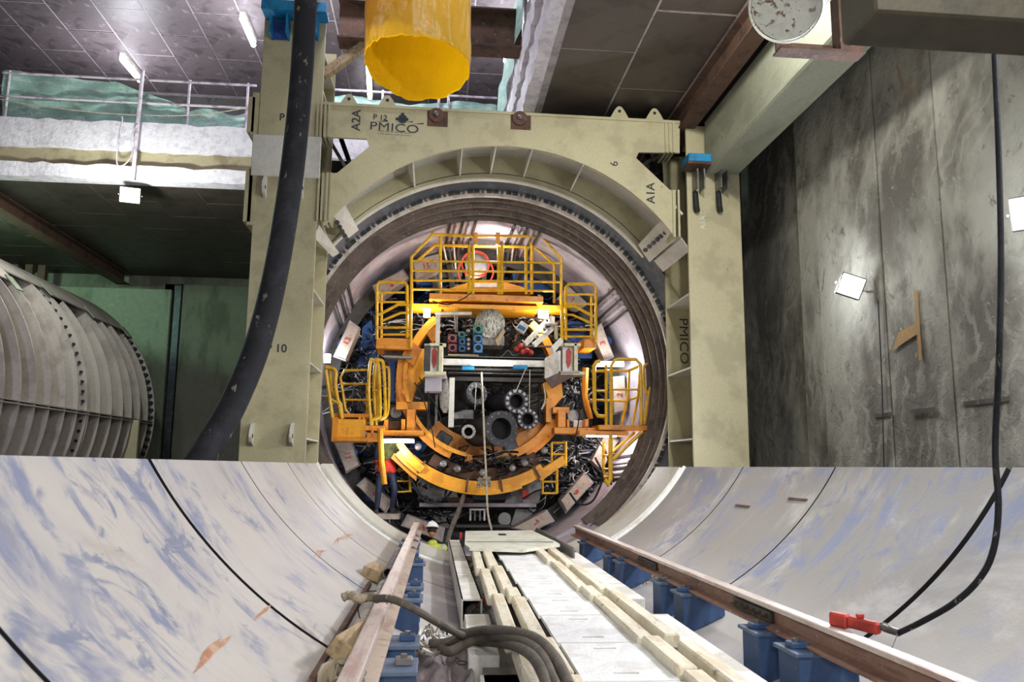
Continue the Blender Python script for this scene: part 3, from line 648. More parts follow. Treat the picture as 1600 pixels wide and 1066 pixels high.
for z in (8.3, 9.0): MB().box((xw, YF+.05, z-.015), (xi-.01, YB-.05, z+.015)).build('stiffener', CREAMW, fr, smooth=0)
xi, xw = column(4.40, 5.38, 7.95, -1, 0)
for py in (483, 588, 690):
    z = at(1032, py, Y=YB).z; MB().box((xi+.01, YF+.05, z-.015), (xw, YB-.05, z+.015)).build('stiffener', CREAMW, fr, smooth=0)
MB().prism([tuple(at(1064, 372, Y=YF+.05)), tuple(at(1078, 392, Y=YF+.05)), tuple(at(1036, 425, Y=YB-.1)), tuple(at(1022, 408, Y=YB-.1))], (0.01, .02, .03)).build('splice_plate', CREAMW, fr, smooth=0)
MB().prism([tuple(at(498, 352, Y=YF+.05)), tuple(at(491, 372, Y=YF+.05)), tuple(at(520, 402, Y=YB-.1)), tuple(at(530, 396, Y=YB-.1))], (-.01, .02, .03)).build('splice_plate', CREAMW, fr, smooth=0)
# pale band and side plates on the left column
a = at(398, 210, Y=YF-.03); b = at(499, 279, Y=YF-.03)
MB().box((-3.2, YF-.05, b.z), (-2.05, YF, a.z), .01).build('pale_band_plate', CREAMW, fr)
for (x0, x1, y0, y1) in ((389, 396, 152, 207), (396, 402, 145, 212), (385, 391, 262, 347), (391, 397, 265, 352)):
    a = at(x0, y0, Y=YF); b = at(x1, y1, Y=YF); MB().box((a.x, YF-.02, b.z), (b.x, YF+.8, a.z)).build('joint_plate', CREAM, fr, smooth=0)
# lugs
def lug(px, py, s_, m=CREAMW):
    c = at(px, py, Y=YF); pts = [(c.x, YF, c.z+.22*s_), (c.x, YF-.1, c.z+.2*s_), (c.x, YF-.2, c.z+.08*s_), (c.x, YF-.22, c.z-.02), (c.x, YF-.17, c.z-.1*s_), (c.x, YF, c.z-.16*s_)]
    MB().prism(pts, (.04, 0, 0)).build('lifting_lug', m, fr, smooth=0)
    MB().lathe((c.x-.004, YF-.13, c.z), (1, 0, 0), [(0, .035), (.05, .035)], 12).build('lug_hole', DARKR, fr)
for px, py, s_ in ((413, 296, 1), (471, 298, 1), (393, 682, 1), (455, 682, 1)): lug(px, py, s_)
# bracket heads : blue channel on the left, blue block on the right
a = at(412, 14, Y=YF-.1); b = at(503, 30, Y=YF-.1)
MB().box((-3.12, YF-.35, b.z-.02), (-2.02, YF, b.z+.05), .01).build('bracket_shelf', BRBLUE, fr)
MB().box((-3.12, YF-.37, b.z-.02), (-2.02, YF-.33, b.z+.16), .005).build('bracket_lip', BRBLUE, fr)
for px in (438, 484):
    c = at(px, 45, Y=YF-.1); x = c.x
    for dx in (-.14, .14): MB().box((x+dx-.012, YF-.3, c.z-.17), (x+dx+.012, YF, c.z+.17)).build('bracket_gusset', BRBLUE, fr, smooth=0)
    MB().box((x-.14, YF-.06, c.z-.17), (x+.14, YF-.03, c.z+.17)).build('bracket_gusset', JBLUE, fr, smooth=0)
a = at(1069, 247, Y=YF-.15); b = at(1154, 265, Y=YF-.15)
MB().box((a.x, YF-.4, b.z+.02), (b.x, YF+.02, a.z), .01).build('bracket_block', BRBLUE, fr)
MB().box((a.x-.02, YF-.42, b.z-.03), (b.x+.02, YF, b.z+.02), .005).build('bracket_shelf', RUST, fr)
for px in (1090, 1126):
    c = at(px, 282, Y=YF-.1)
    for dx in (-.06, .06): MB().box((c.x+dx-.012, YF-.3, c.z-.2), (c.x+dx+.012, YF, c.z+.15)).build('bracket_gusset', STEEL, fr, smooth=0)
    MB().tube([(c.x-.03, YF-.05, c.z-.2), (c.x-.03, YF-.09, c.z-.5), (c.x, YF-.05, c.z-.56)], .05, 8).build('burnt_weld', DARKR, fr)
# lettering
text('A2A', 557, 188, YF, .21, TXT, fr, 90)
text('A1A', 1017, 302, YF, .21, TXT, fr, 90)
text('PMICO', 616, 200, YF, .21, TXT, fr, -2, bold=0, sx=1.3)
text('P 12', 594, 184, YF, .14, TXT, fr, -2)
c = at(629, 186, Y=YF-.004)
mb = MB(); mb.lathe(c, (0, -1, 0), [(0, .085), (.006, .085)], 8); mb.box((c.x-.03, c.y-.006, c.z+.06), (c.x+.03, c.y, c.z+.11)); mb.box((c.x-.12, c.y-.006, c.z-.03), (c.x+.1, c.y, c.z+.02))
mb.build('emblem', TXT, fr, smooth=0)
for x0, x1, yy in ((587, 606, 189), (637, 645, 190), (645, 662, 193)):
    MB().prism([tuple(at(x0, yy+1, Y=YF-.004)), tuple(at(x1, yy-1, Y=YF-.004)), tuple(at(x1, yy+1, Y=YF-.004))], (0, .004, 0)).build('emblem_swoosh', TXT, fr, smooth=0)
for k, yy in enumerate((206, 210)):
    text('- --- ------ ---- -- -----', 616, yy, YF, .07, TXT, fr, -2, bold=.001)
text('P 1', 447, 184, YF, .18, TXT, fr, 0)
text('P 10', 432, 545, YF, .19, TXT, fr, 0)
text('6', 960, 256, YF, .2, TXT, fr, 90, bold=0)
text('PMICO', 1068, 533, YB-.05, .24, TXT, fr, -90, bold=0, sx=1.2)
text('A1A', 1098, 348, YF, .14, CREAMW, fr, 90)
# thrust box beams resting on the brackets
bb = MB()
zb = at(1100, 247, Y=YF-.3).z
bx = MB().box((4.72, 5.2, 7.02), (5.34, 13.42, 8.0), .03).build('box_beam', mat('weathered_green_grey_paint', '9a9e8c', '868a78', '6a6554', scale=1.6, stretch=(1, .4, 1), s3=5, lo3=.64, hi3=.75, bump=.1), label='large pale green-grey steel box beam resting on the blue block of the right column', cat='beam')
MB().box((-3.15, 9, 9.80), (-2.1, 13.3, 10.6), .03).build('box_beam', CREAMW, label='pale steel box beam on the blue bracket of the left column', cat='beam')
# small steel post right above the right column
c = at(1075, 160, Y=14.4); MB().box((c.x-.08, 14.2, 7.9), (c.x+.5, 14.6, 8.4), .01).build('packing_block', CREAM, fr)

# ================================================================== TAIL SHIELD / LAUNCH SEAL
ts = thing('tunnel_seal_ring', (AX(15.4)[0], 15.4, 0), 'round steel seal ring with dark greasy brush seals inside the portal frame', 'ring')
def arcp(secs, a0, a1, n, name, m, par, axis=AX, **k): return MB().arc(secs, a0, a1, n, axis).build(name, m, par, **k)
arcp([(3.86, 14.95), (3.68, 15.35), (3.74, 15.4), (3.92, 15.0)], -60, 240, 120, 'dark_collar', SLATE, ts)
arcp([(3.72, 15.38), (3.72, 15.45), (3.585, 15.5), (3.585, 15.42)], -60, 240, 120, 'flange_ring', RINGW, ts)
src = None
for i in range(150):
    a = R(-58+i*2.0+.5)
    if math.degrees(a) > 238: break
    d = Vector((math.cos(a), 0, math.sin(a))); tg = d.cross(Vector((0, 1, 0))); cx, cz = AX(15.35); p = Vector((cx, 15.35, cz))+d*3.655
    MB().obox(p, (tg, (0, 1, 0), d), (.05 if i % 3 else .02, .03, .026)).build('flange_block', DARKR if i % 3 else RUST, ts, smooth=0)
rs_ = [(3.60, 15.47), (3.62, 15.55), (3.56, 15.62), (3.58, 15.75), (3.50, 15.8), (3.52, 15.95), (3.42, 16.0), (3.45, 16.15), (3.35, 16.2)]
for k in range(4):
    (r0, y0), (r1, y1), (r2, y2) = rs_[2*k], rs_[2*k+1], rs_[2*k+2]
    arcp([(r0, y0), (r1, y1), (r2, y2), (r2+.1, y2), (r0+.12, y0)], -54, 237, 130, 'brush_seal', BRUSH, ts)
arcp([(3.62, 15.2), (3.45, 16.2), (3.55, 16.2), (3.7, 15.2)], 236, 307, 40, 'invert_plate', LILAC, ts)
sh = thing('tunnel_shield', (AX(17)[0], 17, 0), 'pale steel tunnel shield shell lined with hydraulic thrust jacks behind the seal ring', 'tunnel machine')
arcp([(3.40, 16.2), (3.34, 18.0), (3.42, 18.0), (3.48, 16.2)], 0, 360, 128, 'shield_skin', LILAC, sh)
arcp([(3.34, 18.0), (3.34, 18.1), (3.02, 18.1), (3.02, 18.0)], 0, 360, 96, 'dark_flange', DSTEEL, sh)
MB().lathe((AX(20)[0], 20.6, AX(20)[1]), (0, 1, 0), [(0, 3.4), (.1, 3.4)], 64).build('bulkhead', DSTEEL, sh)
arcp([(3.34, 18.0), (3.34, 20.6), (3.44, 20.6), (3.44, 18.0)], 0, 360, 64, 'inner_shell', DSTEEL, sh)
# injection pipes embedded in the skin, in groups
for ga in (98, 75, 32, 150, -30):
    for k in range(5):
        a = ga+(k-2)*2.3
        def pp(r, y, a=a): c = AX(y); return Vector((c[0]+r*math.cos(R(a)), y, c[1]+r*math.sin(R(a))))
        MB().tube([pp(3.37, 16.25), pp(3.32, 18.0)], .03, 6).build('grout_pipe', LILAC if k % 2 else DSTEEL, sh)

# ================================================================== LAUNCH CRADLE (lower half of a steel tube)
RC = 3.5; ZE = 1.83
aE = math.degrees(math.asin((ZE-3.65)/RC))           # right edge angle (negative)
cr_ = thing('launch_cradle', (1.145, 8, 0.1), 'curved pale steel trough of scuffed plates leading to the portal frame', 'trough')
SE = [-1.6, .35, 2.92, 5.52, 8.08, 10.6, 13.1]
def shell(y0, y1, name, m, par, r=RC, th=.05, a0=None, a1=None, n=72):
    a0 = aE if a0 is None else a0; a1 = -180-aE if a1 is None else a1
    me = MB(); K = 6; vs = []; uvs = []
    for i in range(n+1):
        a = a0+(a1-a0)*i/n
        for k in range(K+1):
            y = y0+(y1-y0)*k/K; vs.append((1.145+r*math.cos(R(a)), y, 3.65+r*math.sin(R(a)))); uvs.append((y, R(a)*r))
    for i in range(n+1):
        a = a0+(a1-a0)*i/n
        for k in range(K+1):
            y = y0+(y1-y0)*k/K; vs.append((1.145+(r+th)*math.cos(R(a)), y, 3.65+(r+th)*math.sin(R(a)))); uvs.append((y, R(a)*r))
    fs = []; B = (n+1)*(K+1)
    for i in range(n):
        for k in range(K):
            q = i*(K+1)+k; fs.append((q, q+1, q+K+2, q+K+1)); fs.append((B+q, B+q+K+1, B+q+K+2, B+q+1))
        for k in (0, K):
            q = i*(K+1)+k; fs.append((q, q+K+1, B+q+K+1, B+q))
    for i in (0, n):
        for k in range(K): q = i*(K+1)+k; fs.append((q, q+1, B+q+1, B+q))
    me.add(vs, fs); o = me.build(name, m, par)
    if m is CRADLE:
        o.data.materials.append(BLK)
        for pl in o.data.polygons:
            if abs(pl.normal.y) > .9: pl.material_index = 1
    uvl = o.data.uv_layers.new(name='UVMap'); arr = [0.]*(2*len(o.data.loops))
    for l in o.data.loops: arr[2*l.index], arr[2*l.index+1] = uvs[l.vertex_index]
    uvl.data.foreach_set('uv', arr)
    return o
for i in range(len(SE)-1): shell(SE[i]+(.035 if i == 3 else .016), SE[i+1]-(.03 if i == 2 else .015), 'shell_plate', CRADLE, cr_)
shell(-1.6, 13.1, 'backing_strip', BLK, cr_, RC+.06, .02)
for i, y in enumerate(SE[1:-1]):
    for dy in (-.2, .2): MB().arc([(RC+.08, y+dy-.025), (RC+.3, y+dy-.025), (RC+.3, y+dy+.025), (RC+.08, y+dy+.025)], aE, -180-aE, 48, AXC).build('outer_rib', CREAM, cr_)
for y0, y1, a in ((10.0, 9.55, -41), (8.7, 8.25, -38.2), (4.2, 3.9, -38)):
    p = AXC(0); MB().obox((p[0]+(RC-.004)*math.cos(R(a)), (y0+y1)/2, p[1]+(RC-.004)*math.sin(R(a))), ((0, 1, 0), (math.cos(R(a)), 0, math.sin(R(a))), (math.sin(R(a)), 0, -math.cos(R(a)))), ((y0-y1)/2, .006, .012)).build('weld_scar', RUST, cr_, smooth=0)
def on_cradle(px, py, off=0.):
    """point on the trough's inner face seen at a photo pixel"""
    d = _f+_r*((px-800)/FPX)-_u*((py-533)/FPX); ox, oz = -1.145, 1.8-3.65; r = RC-off
    a = d.x**2+d.z**2; b = 2*(d.x*ox+d.z*oz); c = ox*ox+oz*oz-r*r; t = (-b+math.sqrt(b*b-4*a*c))/(2*a); return CAM+d*t
# orange scrape marks on the left plate and the paint daubs
def daub(pts, wd, m, name='scrape_mark'):
    P = [on_cradle(x, y, .004) for x, y in pts]; mb = MB()
    rr = random.Random(int(pts[0][0]))
    for i, p in enumerate(P):
        t_ = (P[min(i+1, len(P)-1)]-P[max(i-1, 0)]).normalized(); nrm = Vector((1.145-p.x, 0, 3.65-p.z)).normalized(); s_ = t_.cross(nrm)*wd*rr.uniform(.4, 1.2)*(0.3 if i in (0, len(P)-1) else 1)
        mb.v += [tuple(p+s_), tuple(p-s_)]
    for i in range(len(P)-1): mb.f.append((2*i, 2*i+1, 2*i+3, 2*i+2))
    mb.build(name, m, cr_, smooth=0)
SCR = mat('orange_scrape', 'a8714e', 'c2a58c', scale=9, lo=.4, hi=.6)
for k in range(9):
    x0 = 302+rnd.uniform(0, 34); y0 = 1046-(x0-302)*.98+rnd.uniform(-7, 7); L_ = rnd.uniform(12, 34)
    daub([(x0, y0), (x0+L_*.35, y0-L_*.36), (x0+L_*.7, y0-L_*.66), (x0+L_, y0-L_*.95)], rnd.uniform(.004, .014), SCR)
for k in range(5):
    x0 = 396+rnd.uniform(0, 10); y0 = 972-(x0-396)*.95+rnd.uniform(-4, 4); L_ = rnd.uniform(8, 18)
    daub([(x0, y0), (x0+L_*.5, y0-L_*.5), (x0+L_, y0-L_*.95)], rnd.uniform(.004, .012), SCR)
for x0, y0 in ((497, 868), (527, 848), (542, 842)):
    for k in range(4): daub([(x0+rnd.uniform(-9, 9), y0+rnd.uniform(-5, 5)), (x0+rnd.uniform(-4, 9), y0-rnd.uniform(2, 8)), (x0+rnd.uniform(5, 14), y0-rnd.uniform(4, 10))], .007, SCR)
# throat ring between trough and portal
ag = math.degrees(math.asin((1.75-3.6)/3.47))
shell(13.13, 14.55, 'throat_plate', CREAMW, cr_, 3.42, .04, ag, -180-ag)
arcp([(3.42, 14.5), (3.72, 14.5), (3.72, 14.56), (3.42, 14.56)], ag, -180-ag, 60, 'throat_flange', CREAM, cr_, axis=AXC)
arcp([(3.505, 13.1), (3.62, 13.1), (3.62, 13.14), (3.46, 13.14)], aE, -180-aE, 60, 'throat_flange', WHITEP, cr_, axis=AXC)

# ================================================================== RAILS + CHAIRS
def railobj(p, q, label, joint=(), wm=None):
    p = Vector(p); q = Vector(q); d = (q-p).normalized(); x = d.cross(Vector((0, 0, 1))); t = thing('crane_rail', (p+q)/2, label, 'rail')
    def ext(prof, name, m):
        mb = MB(); pr = [p+x*a+Vector((0, 0, b)) for a, b in prof]; mb.prism(pr, q-p); mb.build(name, m, t, smooth=20)
    ext([(-.05, 0), (-.04, .004), (.04, .004), (.05, 0), (.052, -.028), (-.052, -.028)], 'rail_head', RAILT)
    ext([(-.052, -.028), (.052, -.028), (.012, -.05), (.012, -.125), (.095, -.145), (.095, -.16), (-.095, -.16), (-.095, -.145), (-.012, -.125), (-.012, -.05)], 'rail_web', wm or RAILM)
    for y, sd in joint:
        k = (y-p.y)/(q.y-p.y); c = p.lerp(q, k)+Vector((0, 0, -.088))
        MB().obox(c+x*(.028*sd), (d, x, (0, 0, 1)), (.36, .014, .036), .004).build('fish_plate', DSTEEL, t)
        for i in range(6):
            MB().lathe(c+x*(.042*sd)+d*(-.28+i*.112), x*sd, [(0, .018), (.025, .018)], 6).build('bolt', RUST, t)
            MB().lathe(c+x*(.067*sd)+d*(-.28+i*.112), x*sd, [(0, .01), (.02, .01)], 6).build('stud', DSTEEL, t)
    return t
railobj((2.47, 1.0, .85), (2.39, 13.6, .85), 'right hand rusty crane rail on blue pedestals with a worn white top', ((9.05, -1), (6.1, -1)))
railobj((-.38, 1.2, .85), (-.262, 14.2, .85), 'left hand rusty crane rail on blue pedestals beside the sloping trough', (), RAILL)
def chair(x0, x1, y, label, clip):
    z1 = .69; t = thing('rail_chair', ((x0+x1)/2, y, .3), label, 'pedestal', 'blue rail pedestals')
    def zc(x): return 3.65-math.sqrt(RC**2-(x-1.145)**2)
    d = .15
    MB().prism([(x0+.02, y-d, zc(x0)+.0), (x1-.02, y-d, zc(x1)), (x1-.02, y-d, z1-.03), (x0+.02, y-d, z1-.03)], (0, 2*d, 0)).build('pedestal_box', BLUE, t, smooth=0)
    MB().box((x0-.01, y-d-.02, z1-.03), (x1+.01, y+d+.02, z1-.003), .005).build('cap_plate', CAPB, t)
    for xx in ((x0+.07), ) if clip == 1 else ((x1-.07),):
        MB().box((xx-.05, y-.05, z1-.003), (xx+.07 if clip == 1 else xx+.05, y+.05, z1+.035), .006).build('rail_clip', STEEL if rnd.random() < .5 else BLUE, t)
        MB().lathe((xx, y, z1+.03), (0, 0, 1), [(0, .02), (.025, .02)], 6).build('clip_bolt', STEEL, t)
    return t
for k, y in enumerate((12.43, 10.66, 9.95, 8.2, 7.48, 5.77, 5.15, 3.4)):
    chair(2.24, 2.66, y, 'blue steel pedestal under the right rail, ' + ['farthest of its row', 'second from the far end', 'third from the far end, close to the second', 'fourth from the far end', 'fifth from the far end, beside the joint plate', 'second nearest to the camera', 'nearest in view, under the red tool', 'below the picture edge'][k], 1)
for k, y in enumerate((13.0, 12.2, 11.1, 9.8, 7.95, 7.26, 5.5, 4.85)):
    chair(-.45, -.17 if k < 3 else -.07, y, 'blue steel pedestal under the left rail, ' + ['farthest, beside the crouching worker', 'second from the far end', 'third from the far end', 'fourth from the far end, by the timber block', 'fifth from the far end', 'just behind the frayed hose', 'second nearest, in front of the frayed hose', 'nearest in view'][k], 2)

# ================================================================== WALKWAY
aw = R(1.2)
def W(u, v, z): return Vector((u*math.cos(aw)+v*math.sin(aw), -u*math.sin(aw)+v*math.cos(aw), z))
UX = Vector((math.cos(aw), -math.sin(aw), 0)); VX = Vector((math.sin(aw), math.cos(aw), 0))
def wbox(mb, u0, u1, v0, v1, z0, z1, bev=0.): return mb.obox(W((u0+u1)/2, (v0+v1)/2, (z0+z1)/2), (UX, VX, (0, 0, 1)), ((u1-u0)/2, (v1-v0)/2, (z1-z0)/2), bev)
PV = [3.66, 4.70, 5.71, 6.75, 7.66, 8.7, 9.75, 10.84, 11.9]
for i in range(len(PV)-1):
    v0, v1 = PV[i]+.012, PV[i+1]-.012; ul = .785-.016*(v0-3.66); ur = ul+.55
    c = W((ul+ur)/2, (v0+v1)/2, .6)
    t = thing('tread_plate', c, 'white checkered tread plate of the walkway, ' + ['nearest, cut by the picture edge', 'second from the camera', 'third from the camera', 'fourth from the camera', 'fifth from the camera', 'sixth from the camera', 'seventh from the camera', 'farthest, next to the wide ramp plate'][i], 'plate', 'white tread plates down the middle of the walkway')
    mb = MB(); um = (ul+ur)/2; sl = [(v0+.17), (v1-.17)]; 
    # plate cut around two slots
    segs = [(v0, sl[0]-.018), (sl[0]+.018, sl[1]-.018), (sl[1]+.018, v1)]
    for a, b in segs: wbox(mb, ul, ur, a, b, .59, .62)
    for s_ in sl: wbox(mb, ul, um-.075, s_-.018, s_+.018, .59, .62); wbox(mb, um+.075, ur, s_-.018, s_+.018, .59, .62)
    mb.build('tread_sheet', CHECK, t, smooth=0)
    for s_ in sl:
        mb = MB(); wbox(mb, um-.075, um+.075, s_-.018, s_+.018, .59, .6); mb.build('slot', BLK, t, smooth=0)
mb = MB(); wbox(mb, .62, 1.36, 1.5, 12.6, .44, .56); 
mb.build('long_bearer', DSTEEL, label='dark steel bearer carrying the white tread plates', cat='bearer')
mb = MB(); wbox(mb, .25, 1.9, 2.0, 13.0, .25, .42); mb.build('walkway_frame', STEEL, label='low grey steel skid under the planks and tread plates', cat='subframe')  # frame of the walkway, below planks and tread plates
def plank(u0, u1, v0, v1, z1, hgt, label, m=PLANK, tilt=0, grp='cream timber planks beside the tread plates', name='timber_plank'):
    mb = MB(); a = W(0, 0, 0); dr = rnd.uniform(-.004, .004)
    c = W((u0+u1)/2, (v0+v1)/2, z1-hgt/2); x = (UX+VX*tilt).normalized(); y = (VX-UX*tilt).normalized()
    mb.obox(c, (x, y, (0, 0, 1)), ((u1-u0)/2, (v1-v0)/2, hgt/2), .012)
    return mb.build(name, m, label=label, cat='plank', group=grp)
def row(name, spans, f, z, hgt, side):
    for k, (v0, v1) in enumerate(spans):
        u0, u1 = f((v0+v1)/2)
        plank(u0, u1, v0, v1, z+(k % 2)*.012, hgt, 'cream plank in the %s, %s' % (side, ['nearest piece', 'second piece from the camera', 'third piece from the camera', 'fourth piece from the camera', 'fifth piece from the camera', 'farthest piece'][k]), tilt=rnd.uniform(-.004, .004))
row('ir', [(3.2, 4.75), (4.77, 5.63), (5.65, 7.4), (7.42, 7.98), (8.0, 10.13), (10.15, 12.2)], lambda v: (1.405-.020*(v-3.6)-.055, 1.405-.020*(v-3.6)+.065), .67, .09, 'row directly right of the tread plates')
row('or', [(3.0, 5.5), (5.62, 7.78), (7.82, 9.66), (9.68, 12.0)], lambda v: (1.54-.022*(v-4.6)-.03, 1.54-.022*(v-4.6)+.085), .68, .1, 'second row right of the tread plates')
row('il', [(3.0, 4.67), (4.7, 5.6), (5.63, 7.4), (7.43, 7.87), (7.9, 9.66), (9.68, 12.0)], lambda v: (.635-.024*(v-5)-.035, .635-.024*(v-5)+.08), .67, .09, 'row directly left of the tread plates')
row('ol', [(3.3, 5.62), (5.66, 7.56), (7.6, 9.46), (9.5, 12.3)], lambda v: (.455-.018*(v-5)-.035, .455-.018*(v-5)+.07), .66, .11, 'second row left of the tread plates')
for k, (v0, v1, u0, u1) in enumerate(((7.72, 11.8, 1.60, 1.84), (2.6, 6.9, 1.62, 1.84))):
    mb = MB(); wbox(mb, u0, u1, v0, v1, .40, .60, .008); mb.build('white_box_beam', WHITEP, label=['flat white steel box beam at the right walkway edge, far one with a square end', 'flat white steel box beam at the right walkway edge, near one'][k], cat='beam')
t = thing('cable_box_beam', W(.1, 11, .3), 'long white steel box channel left of the walkway with an open near end', 'beam')
for (u0, u1, z0, z1) in ((-.03, .17, .535, .55), (-.03, -.015, .28, .55), (.155, .17, .28, .55), (-.03, .17, .28, .295)):
    mb = MB(); a = W((u0+u1)/2+.16, 8.0, (z0+z1)/2); b = W((u0+u1)/2+.02, 14.3, (z0+z1)/2); mb.beam(a, b, u1-u0, z1-z0); mb.build('side_plate', WHITEP, t, smooth=0)
mb = MB(); wbox(mb, .06, .26, 11.2, 11.22, .551, .553); mb.build('seam', DARKR, t, smooth=0)
mb = MB(); wbox(mb, .12, .3, 9, 9.02, .3, .53); mb.build('inner_plate', BLK, t, smooth=0)
mb = MB(); wbox(mb, .15, .37, 5.9, 7.5, .22, .5, .006); mb.build('white_box_beam', WHITEP, label='short dusty white box beam just behind the bundle of muddy hoses', cat='beam')
mb = MB(); wbox(mb, .22, .5, 3.2, 5.7, .2, .42, .006); o = mb.build('dusty_box', WHITEP, label='dusty flat box surface under the thick hoses at the bottom edge', cat='box')
mb = MB(); wbox(mb, .26, .4, 3.9, 5.2, .425, .43); mb.build('paper_sheet', CHECK, label='white sheet lying on the dusty box at the bottom edge', cat='sheet')
# coupling bits between the boxes
t = thing('pipe_coupling', at(747, 950, Z=.42), 'small red and grey cast couplings lying between the two white box beams', 'coupling')
for k, (px, py, m) in enumerate(((737, 952, STEEL), (748, 946, RED), (757, 942, RED), (752, 954, STEEL), (762, 953, STEEL), (768, 948, RED))):
    c = at(px, py, Z=.42); MB().lathe(c, (rnd.uniform(-1, 1), .3, rnd.uniform(-.4, .4)), [(-.05, .03), (-.03, .045), (.03, .045), (.05, .03)], 14).build('coupling_body', m, t)
for k, y in enumerate((8.6, 9.4, 10.2, 11.0, 11.8)):
    c = W(.34-.01*k, y, .50); MB().tube([c+Vector((.05*math.cos(i*.9), .05*math.sin(i*.9), .04*math.sin(i*1.3))) for i in range(7)], .008, 6, smooth=3).build('wire_tie', WIRE, label='twist of pale wire by the white box channel, ' + ['nearest', 'second', 'third', 'fourth', 'farthest'][k], cat='wire', group='twists of pale wire')
# wide ramp plate with its beam
t = thing('ramp_plate', W(.85, 12.4, .7), 'wide pale ramp plate with a slot at the far end of the walkway', 'plate')
mb = MB(); vs = [W(.27, 13.8, .74), W(1.40, 14.0, .74), W(1.55, 12.1, .73), W(1.58, 11.75, .72), W(1.0, 11.15, .70), W(.28, 11.2, .72), W(.22, 11.6, .73)]
mb.prism([tuple(v) for v in vs], (0, 0, -.04)); mb.build('plate_sheet', mat('pale_ramp_paint', 'd4d4c4', 'bdbba8', scale=3, bump=.1), t, smooth=0)
mb = MB(); wbox(mb, .78, .9, 13.0, 13.25, .738, .744); mb.build('slot', BLK, t, smooth=0)
mb = MB(); wbox(mb, .25, 1.5, 11.85, 11.87, .735, .745); mb.build('ridge', STEEL, t, smooth=0)
p = at(1002, 820, Z=.62)
t = thing('steel_angle', (1.78, 12.2, .6), 'clear grey steel angle section lying right of the ramp plate', 'beam')
MB().beam(at(838, 832, Z=.66), at(897, 866, Z=.66), .02, .16).build('upright_leg', STEEL, t, smooth=0)
MB().beam(at(843, 830, Z=.6), at(890, 862, Z=.60), .18, .02).build('flat_leg', STEEL, t, smooth=0)
# left side : long pipe, channel, short pipe, timber blocks, sack
def cz(x, off=0): return 3.65-math.sqrt(max(0, (RC-off)**2-(x-1.145)**2))
def gp(px, py, off): return on_cradle(px, py, off)
MB().tube([gp(512, 1058, .07), gp(560, 988, .07), gp(600, 915, .07)], .055, 14, smooth=4).build('steel_pipe', RINGW, label='long pale steel pipe lying in the trough left of the rail', cat='pipe')
MB().beam(gp(488, 1064, .04), gp(578, 912, .04), .035, .045).build('rusty_channel', RUST, label='rusty channel bar lying against the trough left of the pale pipe', cat='bar')
MB().beam(gp(520, 1064, .03), gp(606, 918, .03), .05, .03).build('rusty_strip', RUST, label='rusty flat strip between the pale pipe and the left rail', cat='bar')
pp_ = MB(); c0 = gp(606, 896, .16); c1 = gp(621, 866, .14); d_ = (c1-c0).normalized()
pp_.lathe(c0, d_, [(0, .052), ((c1-c0).length, .052), ((c1-c0).length, .044), (0, .044)], 18, closed=True); pp_.build('pipe_offcut', mat('grey_violet_pipe', '77707c', '5b5560', scale=5), label='short open grey pipe offcut leaning on the trough behind the timber block', cat='pipe')
def tim(px, py, L_, wd, hh, yaw, roll, label, m=WOOD, off=.08):
    c = gp(px, py, off); d = Vector((math.sin(R(yaw)), math.cos(R(yaw)), .02)).normalized(); x = d.cross(Vector((math.sin(R(roll)), 0, math.cos(R(roll))))).normalized(); z = x.cross(d)
    return MB().obox(c, (x, d, z), (wd/2, L_/2, hh/2), .008).build('timber_block', m, label=label, cat='timber')
tim(586, 894, .32, .2, .12, 12, 20, 'squared timber block on the trough beside the short pipe offcut')
tim(551, 1003, .46, .13, .12, 14, 35, 'split brown timber block in front of the pale pipe', off=.2)
# sack / curled sheet
t = thing('crumpled_sheet', gp(530, 1050, .1), 'curled muddy metal sheet with a pale rag at the bottom left of the rail', 'sheet')
mb = MB(); P = [at(x, y, Y=4.35+dy) for x, y, dy in ((496, 1052, 0), (502, 1038, .1), (520, 1030, .2), (545, 1027, .25), (562, 1030, .25), (570, 1040, .2))]
for p in P: mb.v += [tuple(p), tuple(p+Vector((.0, 0, -.22)))]
for i in range(len(P)-1): mb.f.append((2*i, 2*i+1, 2*i+3, 2*i+2))
o = mb.build('sheet', SACK, t); o.modifiers.new('s', 'SOLIDIFY').thickness = .012
mb = MB(); rr = random.Random(4)
G = 9
for i in range(G):
    for j in range(G):
        p = at(515+i*5.5+j*1.5, 1072-j*5.4+abs(i-4)*3, Y=4.25+.02*j); mb.v.append(tuple(p+Vector((rr.uniform(-.015, .015), rr.uniform(-.03, .03), rr.uniform(-.02, .02)))))
for i in range(G-1):
    for j in range(G-1): a = i*G+j; mb.f.append((a, a+1, a+G+1, a+G))
o = mb.build('rag', SACK, t); o.modifiers.new('s', 'SOLIDIFY').thickness = .02

# ================================================================== HOSES IN THE FOREGROUND
t = thing('frayed_hose', at(640, 950, Z=.95), 'long muddy hose with a frayed wrapped end lying across the left rail', 'hose')
MB().tube([at(585, 936, Z=.93), at(610, 936, Z=.94), at(640, 948, Z=.91), at(680, 971, Z=.8), at(715, 990, Z=.66), at(745, 1000, Z=.56), at(790, 1003, Z=.6)], .026, 10, smooth=6).build('hose', HOSEG, t)
mb = MB(); pts = spline([at(534, 935, Z=.92), at(548, 930, Z=.94), at(560, 936, Z=.93), at(575, 933, Z=.93), at(592, 936, Z=.93)], 5)
mb.tube(pts, [.018+.016*abs(math.sin(i*1.9)) for i in range(len(pts))], 9); mb.build('frayed_wrap', SACK, t)
MB().tube([at(588, 924, Z=.95), at(570, 926, Z=.9), at(560, 945, Z=.8), at(562, 965, Z=.7), at(568, 974, Z=.65)], .004, 5, smooth=6).build('wire', BLACKH, t)
